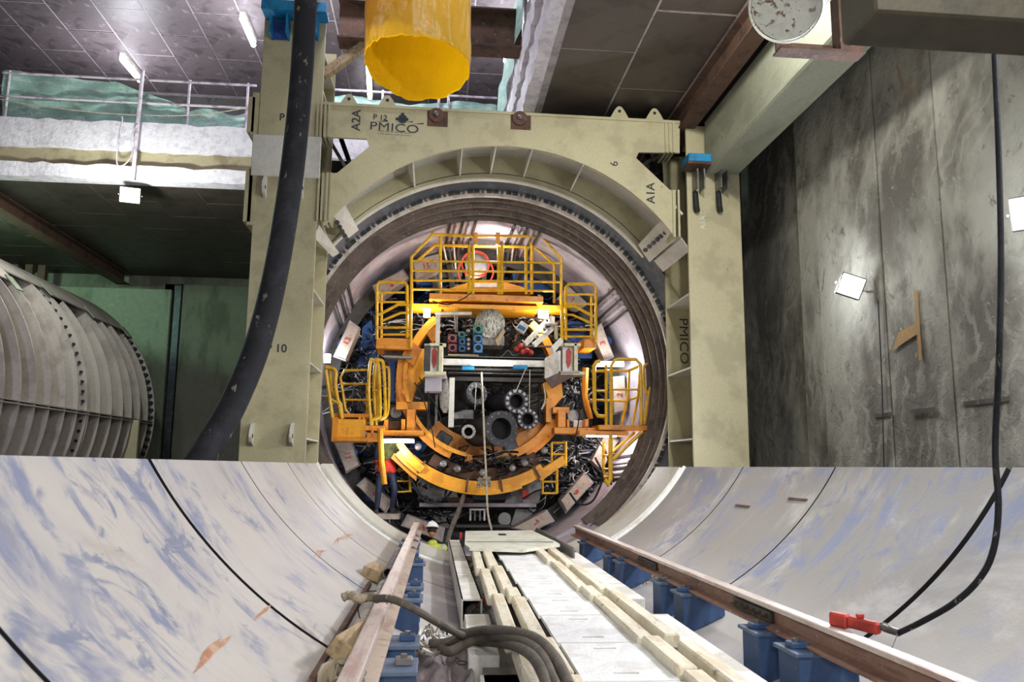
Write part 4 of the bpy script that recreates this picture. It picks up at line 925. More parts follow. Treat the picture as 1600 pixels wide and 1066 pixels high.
for px in (605, 612): MB().tube([at(px, 930, Z=.97), at(px-2, 938, Z=.93), at(px, 944, Z=.9)], .006, 5, smooth=3).build('tie', WIRE, t)
hl = ['upper of three thick muddy hoses bundled at the bottom centre', 'middle of three thick muddy hoses bundled at the bottom centre', 'lowest of three thick muddy hoses bundled at the bottom centre', ]
for k, pts in enumerate((((672, 1006, .5), (700, 1004, .52), (730, 990, .58), (765, 985, .64), (805, 988, .7), (840, 1000, .73), (868, 1030, .74), (890, 1075, .72)),
                        ((690, 1015, .48), (705, 1018, .49), (735, 1003, .53), (770, 994, .6), (815, 1002, .68), (845, 1022, .72), (862, 1060, .72), (872, 1080, .7)),
                        ((672, 1001, .45), (712, 1000, .46), (760, 1003, .5), (800, 1008, .62), (830, 1024, .7), (850, 1055, .72), (856, 1080, .7)))):
    MB().tube([at(x, y, Z=z+.05) for x, y, z in pts], .033, 12, smooth=6).build('muddy_hose', HOSEG, label=hl[k], cat='hose', group='thick muddy hoses at the bottom centre')
t = thing('rag_bundle', at(680, 1010, Z=.5), 'tangle of shredded white and brown rags on the hose ends', 'rags')
for k in range(46):
    c = at(rnd.uniform(656, 704), rnd.uniform(990, 1025), Z=.5); P = [c+Vector((rnd.uniform(-.05, .05), rnd.uniform(-.05, .05), rnd.uniform(-.01, .07))) for _ in range(4)]
    MB().tube(P, rnd.uniform(.004, .012), 5, smooth=3).build('shred', rnd.choice([SACK, WHITEP, HOSEG, CHECK]), t)
mb = MB(); G = 12; rr = random.Random(9)
for i in range(G):
    for j in range(G):
        a = at(655, 1008, Z=.40); b = at(740, 1085, Z=.35); x = a.x+(b.x-a.x)*i/(G-1); y = a.y+(b.y-a.y)*j/(G-1)
        mb.v.append((x, y, .40+.07*math.sin(i*.9+j*.4)*math.cos(j*.7)+.02*rr.random()+cz(x)*.15-.05))
for i in range(G-1):
    for j in range(G-1): a = i*G+j; mb.f.append((a, a+1, a+G+1, a+G))
mb.build('tarpaulin', mat('violet_grey_tarp', '8d8183', '6f6567', scale=3, bump=.3), label='crumpled grey tarpaulin beneath the hose ends at the bottom', cat='tarpaulin', smooth=60).modifiers.new('s', 'SOLIDIFY').thickness = .006
t = thing('wire_loop', at(722, 1035, Z=.48), 'small ring of dark wire lying on the grey tarpaulin', 'wire')
c = at(722, 1036, Z=.5); MB().tube([c+Vector((.035*math.cos(a*.7), .05*math.sin(a*.7), 0)) for a in range(10)], .005, 6, smooth=3).build('ring', DSTEEL, t)
MB().tube([c+Vector((0, .05, 0)), c+Vector((-.04, .13, .01))], .004, 5).build('tail', DSTEEL, t)
# big black hose from above behind the left trough edge
MB().tube([at(480, -60, Y=9.3), at(475, 60, Y=9.3), at(466, 180, Y=9.2), at(452, 300, Y=9.0), at(430, 430, Y=8.8), at(402, 540, Y=8.5), at(365, 630, Y=8.2), at(322, 705, Y=7.9), at(290, 760, Y=7.7), at(270, 860, Y=7.6)], .135, 20, smooth=8).build('black_hose', BLACKH, label='thick black rubber hose hanging down in front of the left column', cat='hose')
# thin black hose at the right
t = thing('air_hose', at(1560, 300, Y=4.4), 'thin black hose hanging at the right edge and curling to the red tool', 'hose')
MB().tube([at(1551, -40, Y=4.4), at(1553, 60, Y=4.4), at(1560, 230, Y=4.35), at(1564, 400, Y=4.3), at(1561, 560, Y=4.25), at(1555, 700, Y=4.2), at(1560, 790, Y=4.15), at(1552, 860, Y=4.15), at(1530, 905, Y=4.2), at(1490, 943, Y=4.3), at(1440, 972, Y=4.45), at(1405, 989, Y=4.6)], .017, 10, smooth=8).build('hose', BLACKH, t)
MB().tube([at(1405, 989, Y=4.6), at(1385, 983, Y=4.68), at(1374, 978, Y=4.72)], .022, 10).build('coupling', STEEL, t)
MB().tube([at(1396, 985, Y=4.6), at(1385, 975, Y=4.62), at(1376, 974, Y=4.66)], .004, 5, smooth=3).build('safety_wire', STEEL, t)
MB().tube([at(1402, 990, Y=4.6), at(1398, 1002, Y=4.5), at(1394, 1012, Y=4.45)], .004, 5, smooth=3).build('safety_wire', STEEL, t)
p = at(1299, 966, Y=4.98); q = at(1374, 983, Y=4.70)
t = thing('red_tool', (p+q)/2, 'red tool handle lying on the right rail at the end of the thin hose', 'tool')
mid = p.lerp(q, .38)
MB().beam(p, mid, .07, .085, bev=.012).build('handle_end', RED, t); MB().beam(mid+Vector((0, 0, .005)), q, .06, .07, bev=.012).build('body', RED, t)
c = p.lerp(q, .62)+Vector((0, 0, .05)); MB().obox(c, ((1, 0, 0), (0, 1, 0), (0, 0, 1)), (.02, .015, .012), .003).build('trigger', RED, t)
# little gravel heap & stones by the chairs
mb = MB()
for k in range(160):
    c = on_cradle(rnd.gauss(1032, 16), rnd.gauss(898, 6), .0); s_ = rnd.uniform(.008, .022); mb.obox(c, (Vector((rnd.random(), rnd.random(), .3)), Vector((-rnd.random(), rnd.random(), .1)), (0, 0, 1)), (s_, s_*.8, s_*.7))
mb.build('gravel_heap', mat('gravel', 'a58f63', '7c6a4a', scale=20), label='small heap of yellow-brown gravel beside the rail pedestals', cat='gravel', kind='stuff')

# ================================================================== OVERHEAD THINGS
t = thing('ventilation_duct', (-.25, 7.3, 5.2), 'yellow translucent plastic duct hanging open-ended from above', 'duct')
c0 = at(652, 100, Y=7.3); rad = .5; mb = MB(); n = 72; rr = random.Random(2); jag = [rr.uniform(-.03, .03) for _ in range(n)]
L_ = 22
for k in range(L_+1):
    for j in range(n):
        a = 2*math.pi*j/n
        # cut plane slopes: lower at the right/front, ragged edge
        zc_ = c0.z+.04*math.cos(a+2.2)+(jag[j]*.6 if k == 0 else 0)-(.03 if math.sin(a) < 0 else .10)*abs(math.sin(a))
        z = zc_+(8.6-zc_)*(k/L_)**1.3
        r_ = rad*(1+.012*math.sin(5*a+k*.8)+.008*math.sin(13*a-k*1.7)); mb.v.append((c0.x+r_*math.cos(a), c0.y+r_*math.sin(a), z))
for k in range(L_):
    for j in range(n): a = k*n+j; b = k*n+(j+1) % n; mb.f.append((a, b, b+n, a+n))
o = mb.build('film_tube', DUCT, t, smooth=60)
jk = MB(); jk.v = [((v[0]-c0.x)*1.015+c0.x, (v[1]-c0.y)*1.015+c0.y, v[2]+.01) for v in mb.v]; jk.f = mb.f
jk.build('sheen_jacket', mat('olive_sheen_film', 'b9a24a', 'd8cfa0', '8f7820', scale=2.5, stretch=(3, 3, .5), s3=5, dist=1.5, bump=.3, bs=12, rough=.3, alpha=.42), t, smooth=60)  # second film added; its pale olive stands in for glossy reflection outside
for k in range(1): MB().tube([(c0.x+.1+.05*k, c0.y+.47, 6.2), (c0.x+.1+.05*k, c0.y+.46, 7.1)], .008, 5).build('hanging_cord', DSTEEL, t)
# near dark beam + white drum
MB().box(tuple(at(1363, -60, Y=2.6)+Vector((0, 0, 0))), (5.7, 2.85, at(1760, 43, Y=2.6).z), .01).build('near_beam', mat('dark_olive_paint', '4a4434', '3a3529', scale=4), label='dark olive beam very close to the camera at the top right corner', cat='beam')
t = thing('hanging_drum', at(1250, 0, Y=5.2), 'white paint-spotted drum with a rolled rim hanging at the top right', 'drum')
c = at(1228, 8, Y=5.0); ax = (at(1228, 8, Y=5.0)-at(1290, -60, Y=5.9)).normalized()
SPOT = mat('rust_spotted_white', 'c3c5bd', '5b4636', scale=22, lo=.57, hi=.61, bump=.2, rough=.4)
MB().lathe(c, -ax, [(0, .22), (0.0, .235), (.03, .245), (.05, .23), (.9, .23), (.9, .2)], 40).build('drum_shell', SPOT, t)
MB().lathe(c, ax, [(-.01, .25), (.012, .258), (.03, .25), (.012, .238)], 40, closed=True).build('drum_rim', SPOT, t)
t = thing('rusty_bracket', at(1280, 75, Y=6.2), 'rusty steel channel bracket under the white drum at the top right', 'bracket')
p = at(1214, 80, Y=6.2); q = at(1345, 72, Y=6.2)
MB().beam((p.x, 6.2, p.z), (q.x, 6.2, p.z), .16, .02).build('channel_flange', RUST, t); MB().beam((p.x+.02, 6.27, p.z+.06), (q.x, 6.27, p.z+.06), .02, .12).build('channel_web', RUST, t)
MB().beam((q.x-.12, 6.2, p.z), (q.x-.12, 6.2, p.z+.9), .2, .14).build('hanger', RUST, t)

# ================================================================== THRUST JACK PADS
def poly(pts, Y, th, name, m, par, **k): return MB().prism([tuple(at(x, y, Y=Y)) for x, y in pts], (0, th, 0)).build(name, m, par, smooth=0, **k)
PADS = [('13', [(546, 504), (560, 514), (540, 561), (522.5, 555)], 68), ('11', [(523.7, 693), (548.5, 692), (560, 726), (541, 737)], 118), ('15', [(646, 408), (683, 399), (684, 421), (650, 436)], 18),
        ('5', [(560, 760), (572, 749), (610, 782), (601, 800)], 140), ('6', [(639, 806), (692, 825), (688, 845), (630, 822)], -18), ('7', [(803, 825), (853, 799), (864, 815), (832, 831)], 24),
        ('9', [(877, 782), (912, 741), (925, 756), (886, 799)], 48), ('3', [(926, 520), (940, 508), (958, 556), (944, 562)], -108), ('1', [(888, 448), (916, 474), (904, 482), (872, 468)], -140),
        ('16', [(585, 446), (628, 423), (636, 436), (592, 468)], 30), ('2', [(975, 590), (980, 640), (960, 645), (958, 592)], -90), ('4', [(945, 680), (965, 690), (940, 735), (925, 720)], 60)]
for s_, pts, rot in PADS:
    cx = sum(p[0] for p in pts)/len(pts); cy = sum(p[1] for p in pts)/len(pts)
    poly(pts, 17.3, .5, 'jack_pad', PADM, sh)
    poly([(cx+(x-cx)*1.12, cy+(y-cy)*1.12) for x, y in pts], 17.5, .25, 'pad_frame', LILAC, sh)
    rr_ = math.degrees(math.atan2(-(pts[1][1]-pts[0][1]), pts[1][0]-pts[0][0]))
    text(s_, cx, cy, 17.29, .17, TXTR, sh, -rot if s_ not in ('13', '11', '15') else {'13': 68, '11': -75, '15': 12}[s_])
    # rams behind
    for k in (-.12, .12):
        c = at(cx, cy, Y=17.7); MB().lathe(c+Vector((k, 0, k*.5)), (0, 1, 0), [(0, .09), (2.6, .09)], 14).build('jack_ram', JBLUE, sh)
# blue tanks & darker blocks between
for pts, m in ((( (566, 512), (580, 500), (588, 560), (560, 575)), JBLUE), (((690, 405), (722, 402), (722, 432), (690, 434)), SLATE), (((800, 425), (870, 440), (868, 458), (805, 452)), JBLUE), (((652, 432), (690, 424), (690, 444), (650, 446)), JBLUE),
               (((548, 590), (600, 590), (600, 650), (560, 650)), DSTEEL), (((880, 500), (925, 505), (925, 560), (885, 560)), JBLUE), (((636, 690), (672, 690), (655, 716), (634, 700)), JBLUE), (((918, 700), (945, 706), (935, 742), (915, 735)), JBLUE)):
    poly(list(pts), 18.2, .4, 'jack_block', m, sh)
for k in range(6):
    a = R(70+k*8); 
    MB().beam((AX(18)[0]+3.0*math.cos(a), 17.9, AX(18)[1]+3.0*math.sin(a)), (AX(18)[0]+2.2*math.cos(a), 18.6, AX(18)[1]+2.2*math.sin(a)), .1, .1).build('strut', STEEL if k % 2 else DSTEEL, sh)
# bundles of hydraulic hoses: nobody could count them
def hoses(cx, cy, wx, wy, n, ms, Y0, label, sag=1.):
    rr = random.Random(int(cx*7+cy))
    for mi, m in enumerate(ms):
        mb = MB()
        for k in range(int(n*1.5)//len(ms)):
            x, y = cx+rr.gauss(0, wx), cy+rr.gauss(0, wy); P = [Vector(at(x, y, Y=Y0+rr.uniform(-.1, .6)))]
            dx, dy = rr.gauss(0, 9), rr.uniform(-3, 11)*sag
            for _ in range(4):
                x += dx+rr.gauss(0, 5); y += dy+rr.gauss(0, 5); P.append(Vector(at(x, y, Y=Y0+rr.uniform(-.1, .6))))
            mb.tube(P, rr.uniform(.006, .017) if m in (WH, STEEL) else rr.uniform(.01, .024), 5, smooth=4, cap=False)
        mb.build('hose_bundle', m, label=label[mi], cat='hoses', kind='stuff')
WH = mat('white_hose', 'c8c8cc', '9a9aa0', scale=9)
D = ' loose hydraulic hoses '
hoses(570, 600, 18, 40, 90, (BLACKH, WH, STEEL), 17.9, ['black'+D+'behind the left basket', 'white'+D+'behind the left basket', 'grey'+D+'behind the left basket'])
hoses(905, 720, 22, 28, 150, (BLACKH, WH, STEEL), 17.6, ['black'+D+'below the right basket', 'white'+D+'below the right basket', 'grey'+D+'below the right basket'])
hoses(605, 740, 22, 30, 90, (BLACKH, WH, STEEL), 17.9, ['black'+D+'around the standing worker', 'white'+D+'around the standing worker', 'grey'+D+'around the standing worker'])
hoses(860, 445, 30, 12, 70, (BLACKH, JBLUE, WH), 18.4, ['black'+D+'behind the right top railing', 'blue'+D+'behind the right top railing', 'white'+D+'behind the right top railing'], .3)
hoses(700, 440, 30, 14, 60, (BLACKH, JBLUE, WH), 18.4, ['black'+D+'behind the left top railing', 'blue'+D+'behind the left top railing', 'white'+D+'behind the left top railing'], .3)
hoses(700, 505, 22, 12, 70, (BLACKH, WH, DSTEEL), 17.9, ['black'+D+'above the coloured pipe ports', 'white'+D+'above the coloured pipe ports', 'dark'+D+'above the coloured pipe ports'], .2)
hoses(825, 508, 14, 10, 60, (BLACKH, WH, RUST), 17.5, ['black'+D+'right of the foil-wrapped drum', 'white'+D+'right of the foil-wrapped drum', 'brown'+D+'right of the foil-wrapped drum'], .3)
hoses(885, 600, 14, 14, 60, (BLACKH, WH, DSTEEL), 17.7, ['black'+D+'under the right cream console', 'white'+D+'under the right cream console', 'dark'+D+'under the right cream console'])
hoses(660, 800, 26, 10, 60, (BLACKH, DSTEEL, STEEL), 17.8, ['black'+D+'at the bottom left of the tunnel', 'dark'+D+'at the bottom left of the tunnel', 'grey'+D+'at the bottom left of the tunnel'], .4)
hoses(770, 640, 30, 30, 70, (BLACKH, DSTEEL, WH), 18.4, ['black'+D+'among the big pipes', 'dark'+D+'among the big pipes', 'white'+D+'among the big pipes'])
hoses(760, 722, 34, 5, 60, (BLACKH, DSTEEL, STEEL), 16.75, ['black'+D+'lying between the two orange arcs', 'dark'+D+'lying between the two orange arcs', 'grey'+D+'lying between the two orange arcs'], .2)
hoses(930, 500, 10, 16, 40, (BLACKH, JBLUE, STEEL), 18.2, ['black'+D+'beside the right stair railing', 'blue'+D+'beside the right stair railing', 'grey'+D+'beside the right stair railing'])
hoses(545, 480, 14, 18, 40, (BLACKH, JBLUE, STEEL), 18.2, ['black'+D+'beside the pad numbered 13', 'blue'+D+'beside the pad numbered 13', 'grey'+D+'beside the pad numbered 13'])
for k, pts in enumerate((((648, 598), (660, 620), (672, 660), (680, 700)), ((655, 590), (668, 612), (684, 640), (690, 660)), ((849, 600), (852, 622), (846, 640), (853, 628)), ((675, 470), (700, 476), (725, 466), (735, 458)), ((888, 600), (900, 625), (905, 650), (898, 690)))):
    MB().tube([at(x, y, Y=16.15) for x, y in pts], .012, 6, smooth=6).build('thin_cable', BLACKH if k != 2 else WIRE, label='thin cable ' + ['curving down from the left orange casting', 'right of another thin cable below the left cream console', 'pale, looped beside the right orange column', 'black, draped across the front of the orange deck beam', 'black, hanging below the right cream console'][k], cat='cable')
for k, pts in enumerate((((890, 770), (905, 788), (925, 784), (938, 760), (941, 745)), ((905, 590), (912, 640), (930, 680), (948, 710), (960, 760), (958, 800)), ((930, 715), (950, 750), (985, 785), (1012, 800)), ((640, 745), (660, 775), (690, 780), (700, 755)), ((645, 760), (668, 785), (700, 775), (712, 750)))):
    MB().tube([at(x, y, Y=16.6) for x, y in pts], .022, 8, smooth=6).build('hanging_hose', BLACKH, label='black hose looping ' + ['below the pad numbered 9', 'past the right basket down to the seal ring', 'across the brush seal at the lower right', 'above the crouching worker', 'just under another loop above the crouching worker'][k], cat='hose')

# ================================================================== ERECTOR / BACKUP GANTRY (orange)
EC = (756, 590)
def circ(px0, py0, rpx, Y): c = at(px0, py0, Y=Y); e = at(px0+rpx, py0, Y=Y); return c, (e-c).length
er = thing('segment_erector', at(756, 760, Y=16.8), 'orange ring-shaped segment erector inside the shield', 'machine')
def ering(rpx0, rpx1, a0, a1, Y, dep, name, m, n=40):
    c, r0 = circ(EC[0], EC[1], rpx0, Y); _, r1 = circ(EC[0], EC[1], rpx1, Y)
    return MB().arc([(r0, Y), (r1, Y), (r1, Y+dep), (r0, Y+dep)], a0, a1, n, axis=lambda y: (c.x, c.z)).build(name, m, er)
ering(158, 175, 222, 304, 16.5, .35, 'lower_arc', ORG2)
ering(172, 178, 222, 290, 16.45, .45, 'lower_arc_flange', ORG2)
ering(120, 134, 158, 248, 16.8, .25, 'inner_ring', ORG)
ering(118, 124, 158, 258, 16.7, .5, 'inner_ring_flange', ORG2)
ering(120, 132, 258, 330, 17.0, .5, 'inner_ring', ORG)
ering(96, 120, 225, 322, 17.4, .5, 'ring_web', ORG)
ering(138, 156, 238, 305, 17.0, .3, 'gear_shadow_ring', RUST)
ering(128, 140, 300, 338, 17.2, .5, 'outer_guard', ORG)
ering(112, 124, 130, 160, 16.7, .5, 'upper_arc', ORG2)
ering(108, 120, 20, 50, 17.2, .4, 'upper_arc', ORG2)
for a in (236, 262, 280, 300):
    c, r0 = circ(EC[0], EC[1], 165, 16.45); d = Vector((math.cos(R(a)), 0, math.sin(R(a))))
    MB().obox(c+d*r0, (d, (0, 1, 0), d.cross(Vector((0, 1, 0)))), (.14, .03, .02)).build('joint_rib', RUST, er, smooth=0)
for a in (228, 246, 255, 270, 288, 296, 310):
    c, r0 = circ(EC[0], EC[1], 146, 16.7); d = Vector((math.cos(R(a)), 0, math.sin(R(a))))
    MB().lathe(c+d*r0, (0, -1, .2), [(0, .07), (.1, .07), (.12, .03)], 10).build('roller', STEEL, er)
for a, w_ in ((238, 11), (292, 11)):
    c, r0 = circ(EC[0], EC[1], 112, 17.35); d = Vector((math.cos(R(a)), 0, math.sin(R(a)))); MB().obox(c+d*r0, (d, (0, 1, 0), d.cross(Vector((0, 1, 0)))), (.13, .03, .15), .02).build('access_cover', SLATE, er)
poly([(619, 695), (628, 690), (645, 712), (664, 730), (656, 739), (636, 722)], 16.4, .3, 'guard_arc_end', YEL, er)
poly([(611, 716), (616, 708), (652, 736), (650, 752)], 16.55, .3, 'arc_end', ORG, er)
poly([(836, 740), (880, 712), (884, 724), (846, 752)], 16.45, .3, 'arc_end', ORG2, er)
# left casting
cast = [[(645, 545), (665, 545), (666, 585), (652, 600), (640, 640), (620, 640), (618, 600), (628, 560)], [(855, 560), (874, 565), (880, 620), (862, 640), (850, 600)]]
for k, pts in enumerate(cast): poly(pts, 16.9, .5, 'side_casting', ORG2, er)
poly([(619, 628), (668, 628), (668, 640), (619, 640)], 16.7, .6, 'casting_shelf', ORG, er)
poly([(638, 640), (650, 640), (650, 676), (638, 676)], 16.7, .5, 'casting_leg', ORG, er)
poly([(628, 556), (640, 530), (658, 545), (646, 572)], 16.6, .5, 'bracket_plate', ORG, er)
poly([(677, 510), (690, 518), (676, 536), (666, 520)], 16.9, .3, 'bracket_plate', ORG, er)
for x, y in ((634, 590), (633, 612), (645, 562)): MB().lathe(at(x, y, Y=16.68), (0, -1, 0), [(0, .06), (.04, .06)], 14).build('hub_cap', ORG, er)
# motors
for x0, x1, y0, y1 in ((608, 636, 633, 657), (882, 913, 640, 660)):
    poly([(x0, y0), (x1, y0), (x1, y1), (x0, y1)], 17.1, .6, 'drive_motor', DSTEEL, er); MB().lathe(at((x0+x1)/2-3, (y0+y1)/2, Y=17.08), (0, -1, 0), [(0, .12), (.08, .12), (.08, .05)], 20).build('motor_cover', STEEL, er)
def boxf(mb, x0, y0, x1, y1, Y, dep):  # box with a front face on the plane Y
    a = at(x0, y0, Y=Y); b = at(x1, y1, Y=Y); return mb.box((min(a.x, b.x), Y, min(a.z, b.z)), (max(a.x, b.x), Y+dep, max(a.z, b.z)), .008)
def bx_(name, m, par, x0, y0, x1, y1, Y, dep, **k): return boxf(MB(), x0, y0, x1, y1, Y, dep).build(name, m, par, **k)
def rl(par, pts, Y, r=.03, name='rail', m=YEL, sm=0): return MB().tube([at(x, y, Y=Y if not isinstance(Y, tuple) else Y[0]+(Y[1]-Y[0])*i/max(1, len(pts)-1)) for i, (x, y) in enumerate(pts)], r, 8, smooth=sm).build(name, m, par)
# decks and support frames
gd = thing('work_gantry', at(760, 470, Y=17), 'orange work gantry with top platform, hanging side frames and yellow guard rails', 'gantry')
bx_('deck_beam', ORG, gd, 671, 458, 849, 473, 16.6, .5)
bx_('deck_soffit', ORG2, gd, 684, 474, 842, 485, 16.7, 1.0)
bx_('deck_end', ORG2, gd, 642, 474, 690, 484, 16.8, .5)
bx_('deck_end', ORG2, gd, 838, 476, 884, 486, 16.8, .5)
bx_('deck_box', ORG, gd, 588, 528, 644, 546, 16.4, .9); bx_('deck_rib', ORG2, gd, 590, 537, 642, 539, 16.38, .02)
bx_('deck_box', ORG, gd, 912, 528, 932, 544, 16.6, .9); bx_('deck_lip', STEEL, gd, 600, 555, 644, 560, 16.5, .6)
bx_('deck_edge', RUST, gd, 600, 547, 644, 556, 16.7, .5)
# cavity frames: lower lugs at the left and right
bx_('hanger_beam', ORG, gd, 596, 672, 662, 681, 16.4, .4); bx_('hanger_post', ORG, gd, 600, 655, 606, 672, 16.5, .3); bx_('hanger_post', ORG, gd, 627, 655, 633, 672, 16.5, .3); bx_('gusset', RUST, gd, 607, 658, 626, 671, 16.7, .1)
bx_('hanger_post', ORG, gd, 636, 640, 648, 676, 16.5, .3)
bx_('hanger_beam', ORG, gd, 866, 668, 968, 679, 16.4, .4); bx_('hanger_post', ORG, gd, 872, 640, 884, 668, 16.5, .3); bx_('hanger_post', ORG, gd, 914, 655, 920, 668, 16.5, .3); bx_('hanger_beam', ORG, gd, 864, 636, 890, 646, 16.6, .3); bx_('hanger_post', ORG, gd, 886, 655, 890, 668, 16.5, .3)
bx_('panel', WHITEP, gd, 896, 657, 912, 668, 16.8, .05)
bx_('vertical_channel', ORG, gd, 853, 622, 862, 660, 16.8, .3)
bx_('brace_column', JBLUE, gd, 608, 560, 616, 628, 17.2, .12)
# right orange column behind the baskets
rl(gd, [(915, 575), (913, 620), (922, 655)], 17.0, .07, 'side_tube', ORG)
# top guard rails
RY = 16.6
for Y, pts in ((RY, [(643, 476), (643, 402), (676, 366), (735, 369)]), (RY, [(735, 369), (845, 369), (877, 404), (877, 476)]), (17.2, [(652, 408), (680, 383), (735, 385)]), (17.2, [(740, 385), (835, 386), (866, 414), (866, 474)])):
    rl(gd, pts, Y, .033, 'guard_rail')
for y in (408, 423, 438, 452):
    rl(gd, [(643, y), (735, y+1)], RY, .024); rl(gd, [(735, y+1), (877 if y in (408, 438) else 866, y+3)], RY, .024)
for x, y0 in ((688, 368), (733, 384), (739, 384), (779, 386), (784, 384), (822, 386), (831, 371)):
    rl(gd, [(x, y0), (x, 460)], 17.0 if x in (688, 831) else 16.62, .033, 'post')
for x in (743, 778): bx_('post_bracket', ORG, gd, x-3, 363, x+3, 382, 16.5, .08)
bx_('mesh_panel', STEEL, gd, 733, 373, 782, 384, 17.4, .1)
# stair railing left and right
for sx in (1, -1):
    def mx(x): return x if sx == 1 else 1520-x
    o = 3 if sx < 0 else 0
    rl(gd, [(mx(589), 530+o), (mx(589), 446+o), (mx(592), 441+o), (mx(632), 441+o), (mx(636), 446+o), (mx(636), 528+o)], 16.4, .03, 'guard_rail')
    for y in (457, 472): rl(gd, [(mx(592), y+o), (mx(636), y+o)], 16.45, .022)
    rl(gd, [(mx(592), 492+o), (mx(622), 476+o), (mx(636), 476+o), (mx(642), 477+o)], 16.3, .03, 'guard_rail'); rl(gd, [(mx(596), 502+o), (mx(626), 489+o), (mx(641), 489+o)], 16.3, .026)
    rl(gd, [(mx(592), 512+o), (mx(642), 512+o)], 16.3, .026); rl(gd, [(mx(596), 523+o), (mx(642), 523+o)], 16.5, .022)
    rl(gd, [(mx(642), 470+o), (mx(642), 545+o)], 16.3, .033, 'post'); rl(gd, [(mx(596), 460+o), (mx(596), 528+o)], 16.6, .026, 'post')
# coiled red hose and drum behind the top rail
t = thing('coiled_hose', at(743, 412, Y=17.6), 'orange-red hose coiled on a hanger behind the top guard rail', 'hose')
for k in range(3):
    c = at(743, 412+k, Y=17.55+.05*k); P = [c+Vector((.31*math.cos(a/12*6.283), 0, .29*math.sin(a/12*6.283))) for a in range(13)]; MB().tube(P, .02, 8, smooth=2).build('coil', OHOSE, t)
for sx in (-1, 1): MB().tube([at(743+sx*22, 408, Y=17.5), at(743+sx*28, 425, Y=17.5), at(743+sx*24, 438, Y=17.5)], .02, 8, smooth=4).build('coil_tail', OHOSE, t)
MB().lathe(at(745, 412, Y=17.9), (0, -1, 0), [(0, .28), (.05, .28)], 28).build('mesh_disc', STEEL, label='grey mesh disc behind the coiled red hose', cat='disc')
t = thing('orange_cowl', at(750, 452, Y=17.4), 'orange domed cowling behind the top guard rail', 'cover')
poly([(690, 456), (716, 446), (735, 441), (790, 441), (815, 448), (832, 456)], 17.3, .6, 'cowl', ORG2, t); poly([(738, 443), (786, 443), (786, 449), (738, 449)], 17.28, .02, 'cowl_panel', WHITEP, t)
# left basket
lb = thing('left_basket', at(565, 690, Y=16.2), 'yellow railed work basket with an orange floor at the left of the machine', 'platform')
bx_('floor_box', ORG2, lb, 524, 655, 570, 684, 15.9, .1); bx_('floor_edge', ORG, lb, 519, 683, 575, 690, 15.85, 1.0); bx_('floor_edge', ORG, lb, 518, 646, 583, 653, 16.2, .8); bx_('side_box', ORG, lb, 519, 652, 527, 690, 15.85, .9); bx_('cross_beam', ORG, lb, 568, 665, 600, 673, 16.0, .5); bx_('cross_beam', ORG, lb, 573, 676, 592, 690, 16.0, .4)
for x in (560, 566, 580): bx_('floor_post', ORG, lb, x, 652, x+3, 684, 16.0, .1)
rl(lb, [(509, 574), (520, 576), (525, 582), (524, 600), (528, 625), (535, 655)], 16.0, .035, 'guard_rail', sm=3)
rl(lb, [(509, 578), (520, 655)], 15.9, .035, 'guard_rail'); rl(lb, [(509, 618), (530, 632)], 15.95, .022); rl(lb, [(516, 578), (518, 610), (533, 632), (536, 655)], 16.1, .03, 'guard_rail')
rl(lb, [(546, 647), (540, 640), (532, 590), (538, 579), (578, 578)], 16.6, .024, 'guard_rail'); rl(lb, [(534, 600), (578, 600)], 16.6, .02); rl(lb, [(538, 625), (586, 625)], 16.6, .02)
for x in (576, 584): 
    rl(lb, [(x+4, 665), (x, 610), (x+3, 566), (x+9, 563), (x+15, 568), (x+17, 600), (x+18, 645), (x+14, 653), (x+4, 656)], 16.0+(x-576)*.03, .033, 'hoop', sm=3)
rl(lb, [(590, 655), (590, 560)], 16.1, .03, 'post'); rl(lb, [(596, 574), (605, 574), (608, 582), (607, 640), (600, 654), (588, 658)], 16.3, .026, 'hoop', sm=3)
rl(lb, [(583, 610), (595, 610)], 16.05, .022)
rl(lb, [(594, 670), (596, 720), (601, 757)], 15.9, .055, 'hanging_tube', ORG2)
for k in range(9): 
    c = at(573, 605+k*8, Y=16.3); mb = MB(); P = [c+Vector((.02*math.cos(a*1.047)*(1 if k % 2 else .2), .02*math.cos(a*1.047)*(.2 if k % 2 else 1), .05*math.sin(a*1.047))) for a in range(7)]; mb.tube(P, .008, 5).build('chain_link', YEL, lb)
# right basket
rb = thing('right_basket', at(965, 668, Y=16.2), 'yellow railed work basket with a sloping brace at the right of the machine', 'platform')
bx_('floor_edge', ORG, rb, 936, 664, 1012, 673, 16.1, .9); bx_('floor_edge', ORG, rb, 905, 673, 982, 681, 16.1, .5)
rl(rb, [(929, 640), (928, 572), (932, 566), (938, 564)], 16.2, .04, 'guard_rail'); rl(rb, [(947, 670), (947, 570)], 16.2, .03, 'post'); rl(rb, [(929, 611), (947, 611)], 16.2, .02)
rl(rb, [(929, 640), (934, 650), (947, 651)], 16.2, .035, 'guard_rail')
rl(rb, [(955, 665), (955, 572), (960, 563), (966, 561), (994, 562), (1001, 570), (1002, 664)], 16.1, .033, 'guard_rail', sm=0); rl(rb, [(956, 609), (1001, 609)], 16.1, .022)
rl(rb, [(924, 580), (981, 580), (1016, 565)], 16.7, .03, 'guard_rail'); rl(rb, [(922, 625), (978, 627), (1013, 615)], 16.7, .024)
rl(rb, [(983, 580), (981, 620), (971, 665)], 16.7, .03, 'post'); rl(rb, [(1000, 573), (997, 620), (988, 666)], 16.5, .028, 'post'); 
rl(rb, [(1007, 664), (1013, 620), (1018, 590), (1015, 566)], 16.2, .036, 'post', sm=3); rl(rb, [(1013, 568), (1006, 574), (1006, 602), (1012, 615)], 16.2, .028, 'hoop', sm=3)
rl(rb, [(1004, 674), (958, 718)], 16.1, .04, 'brace'); rl(rb, [(992, 676), (955, 708)], 16.4, .03, 'brace')
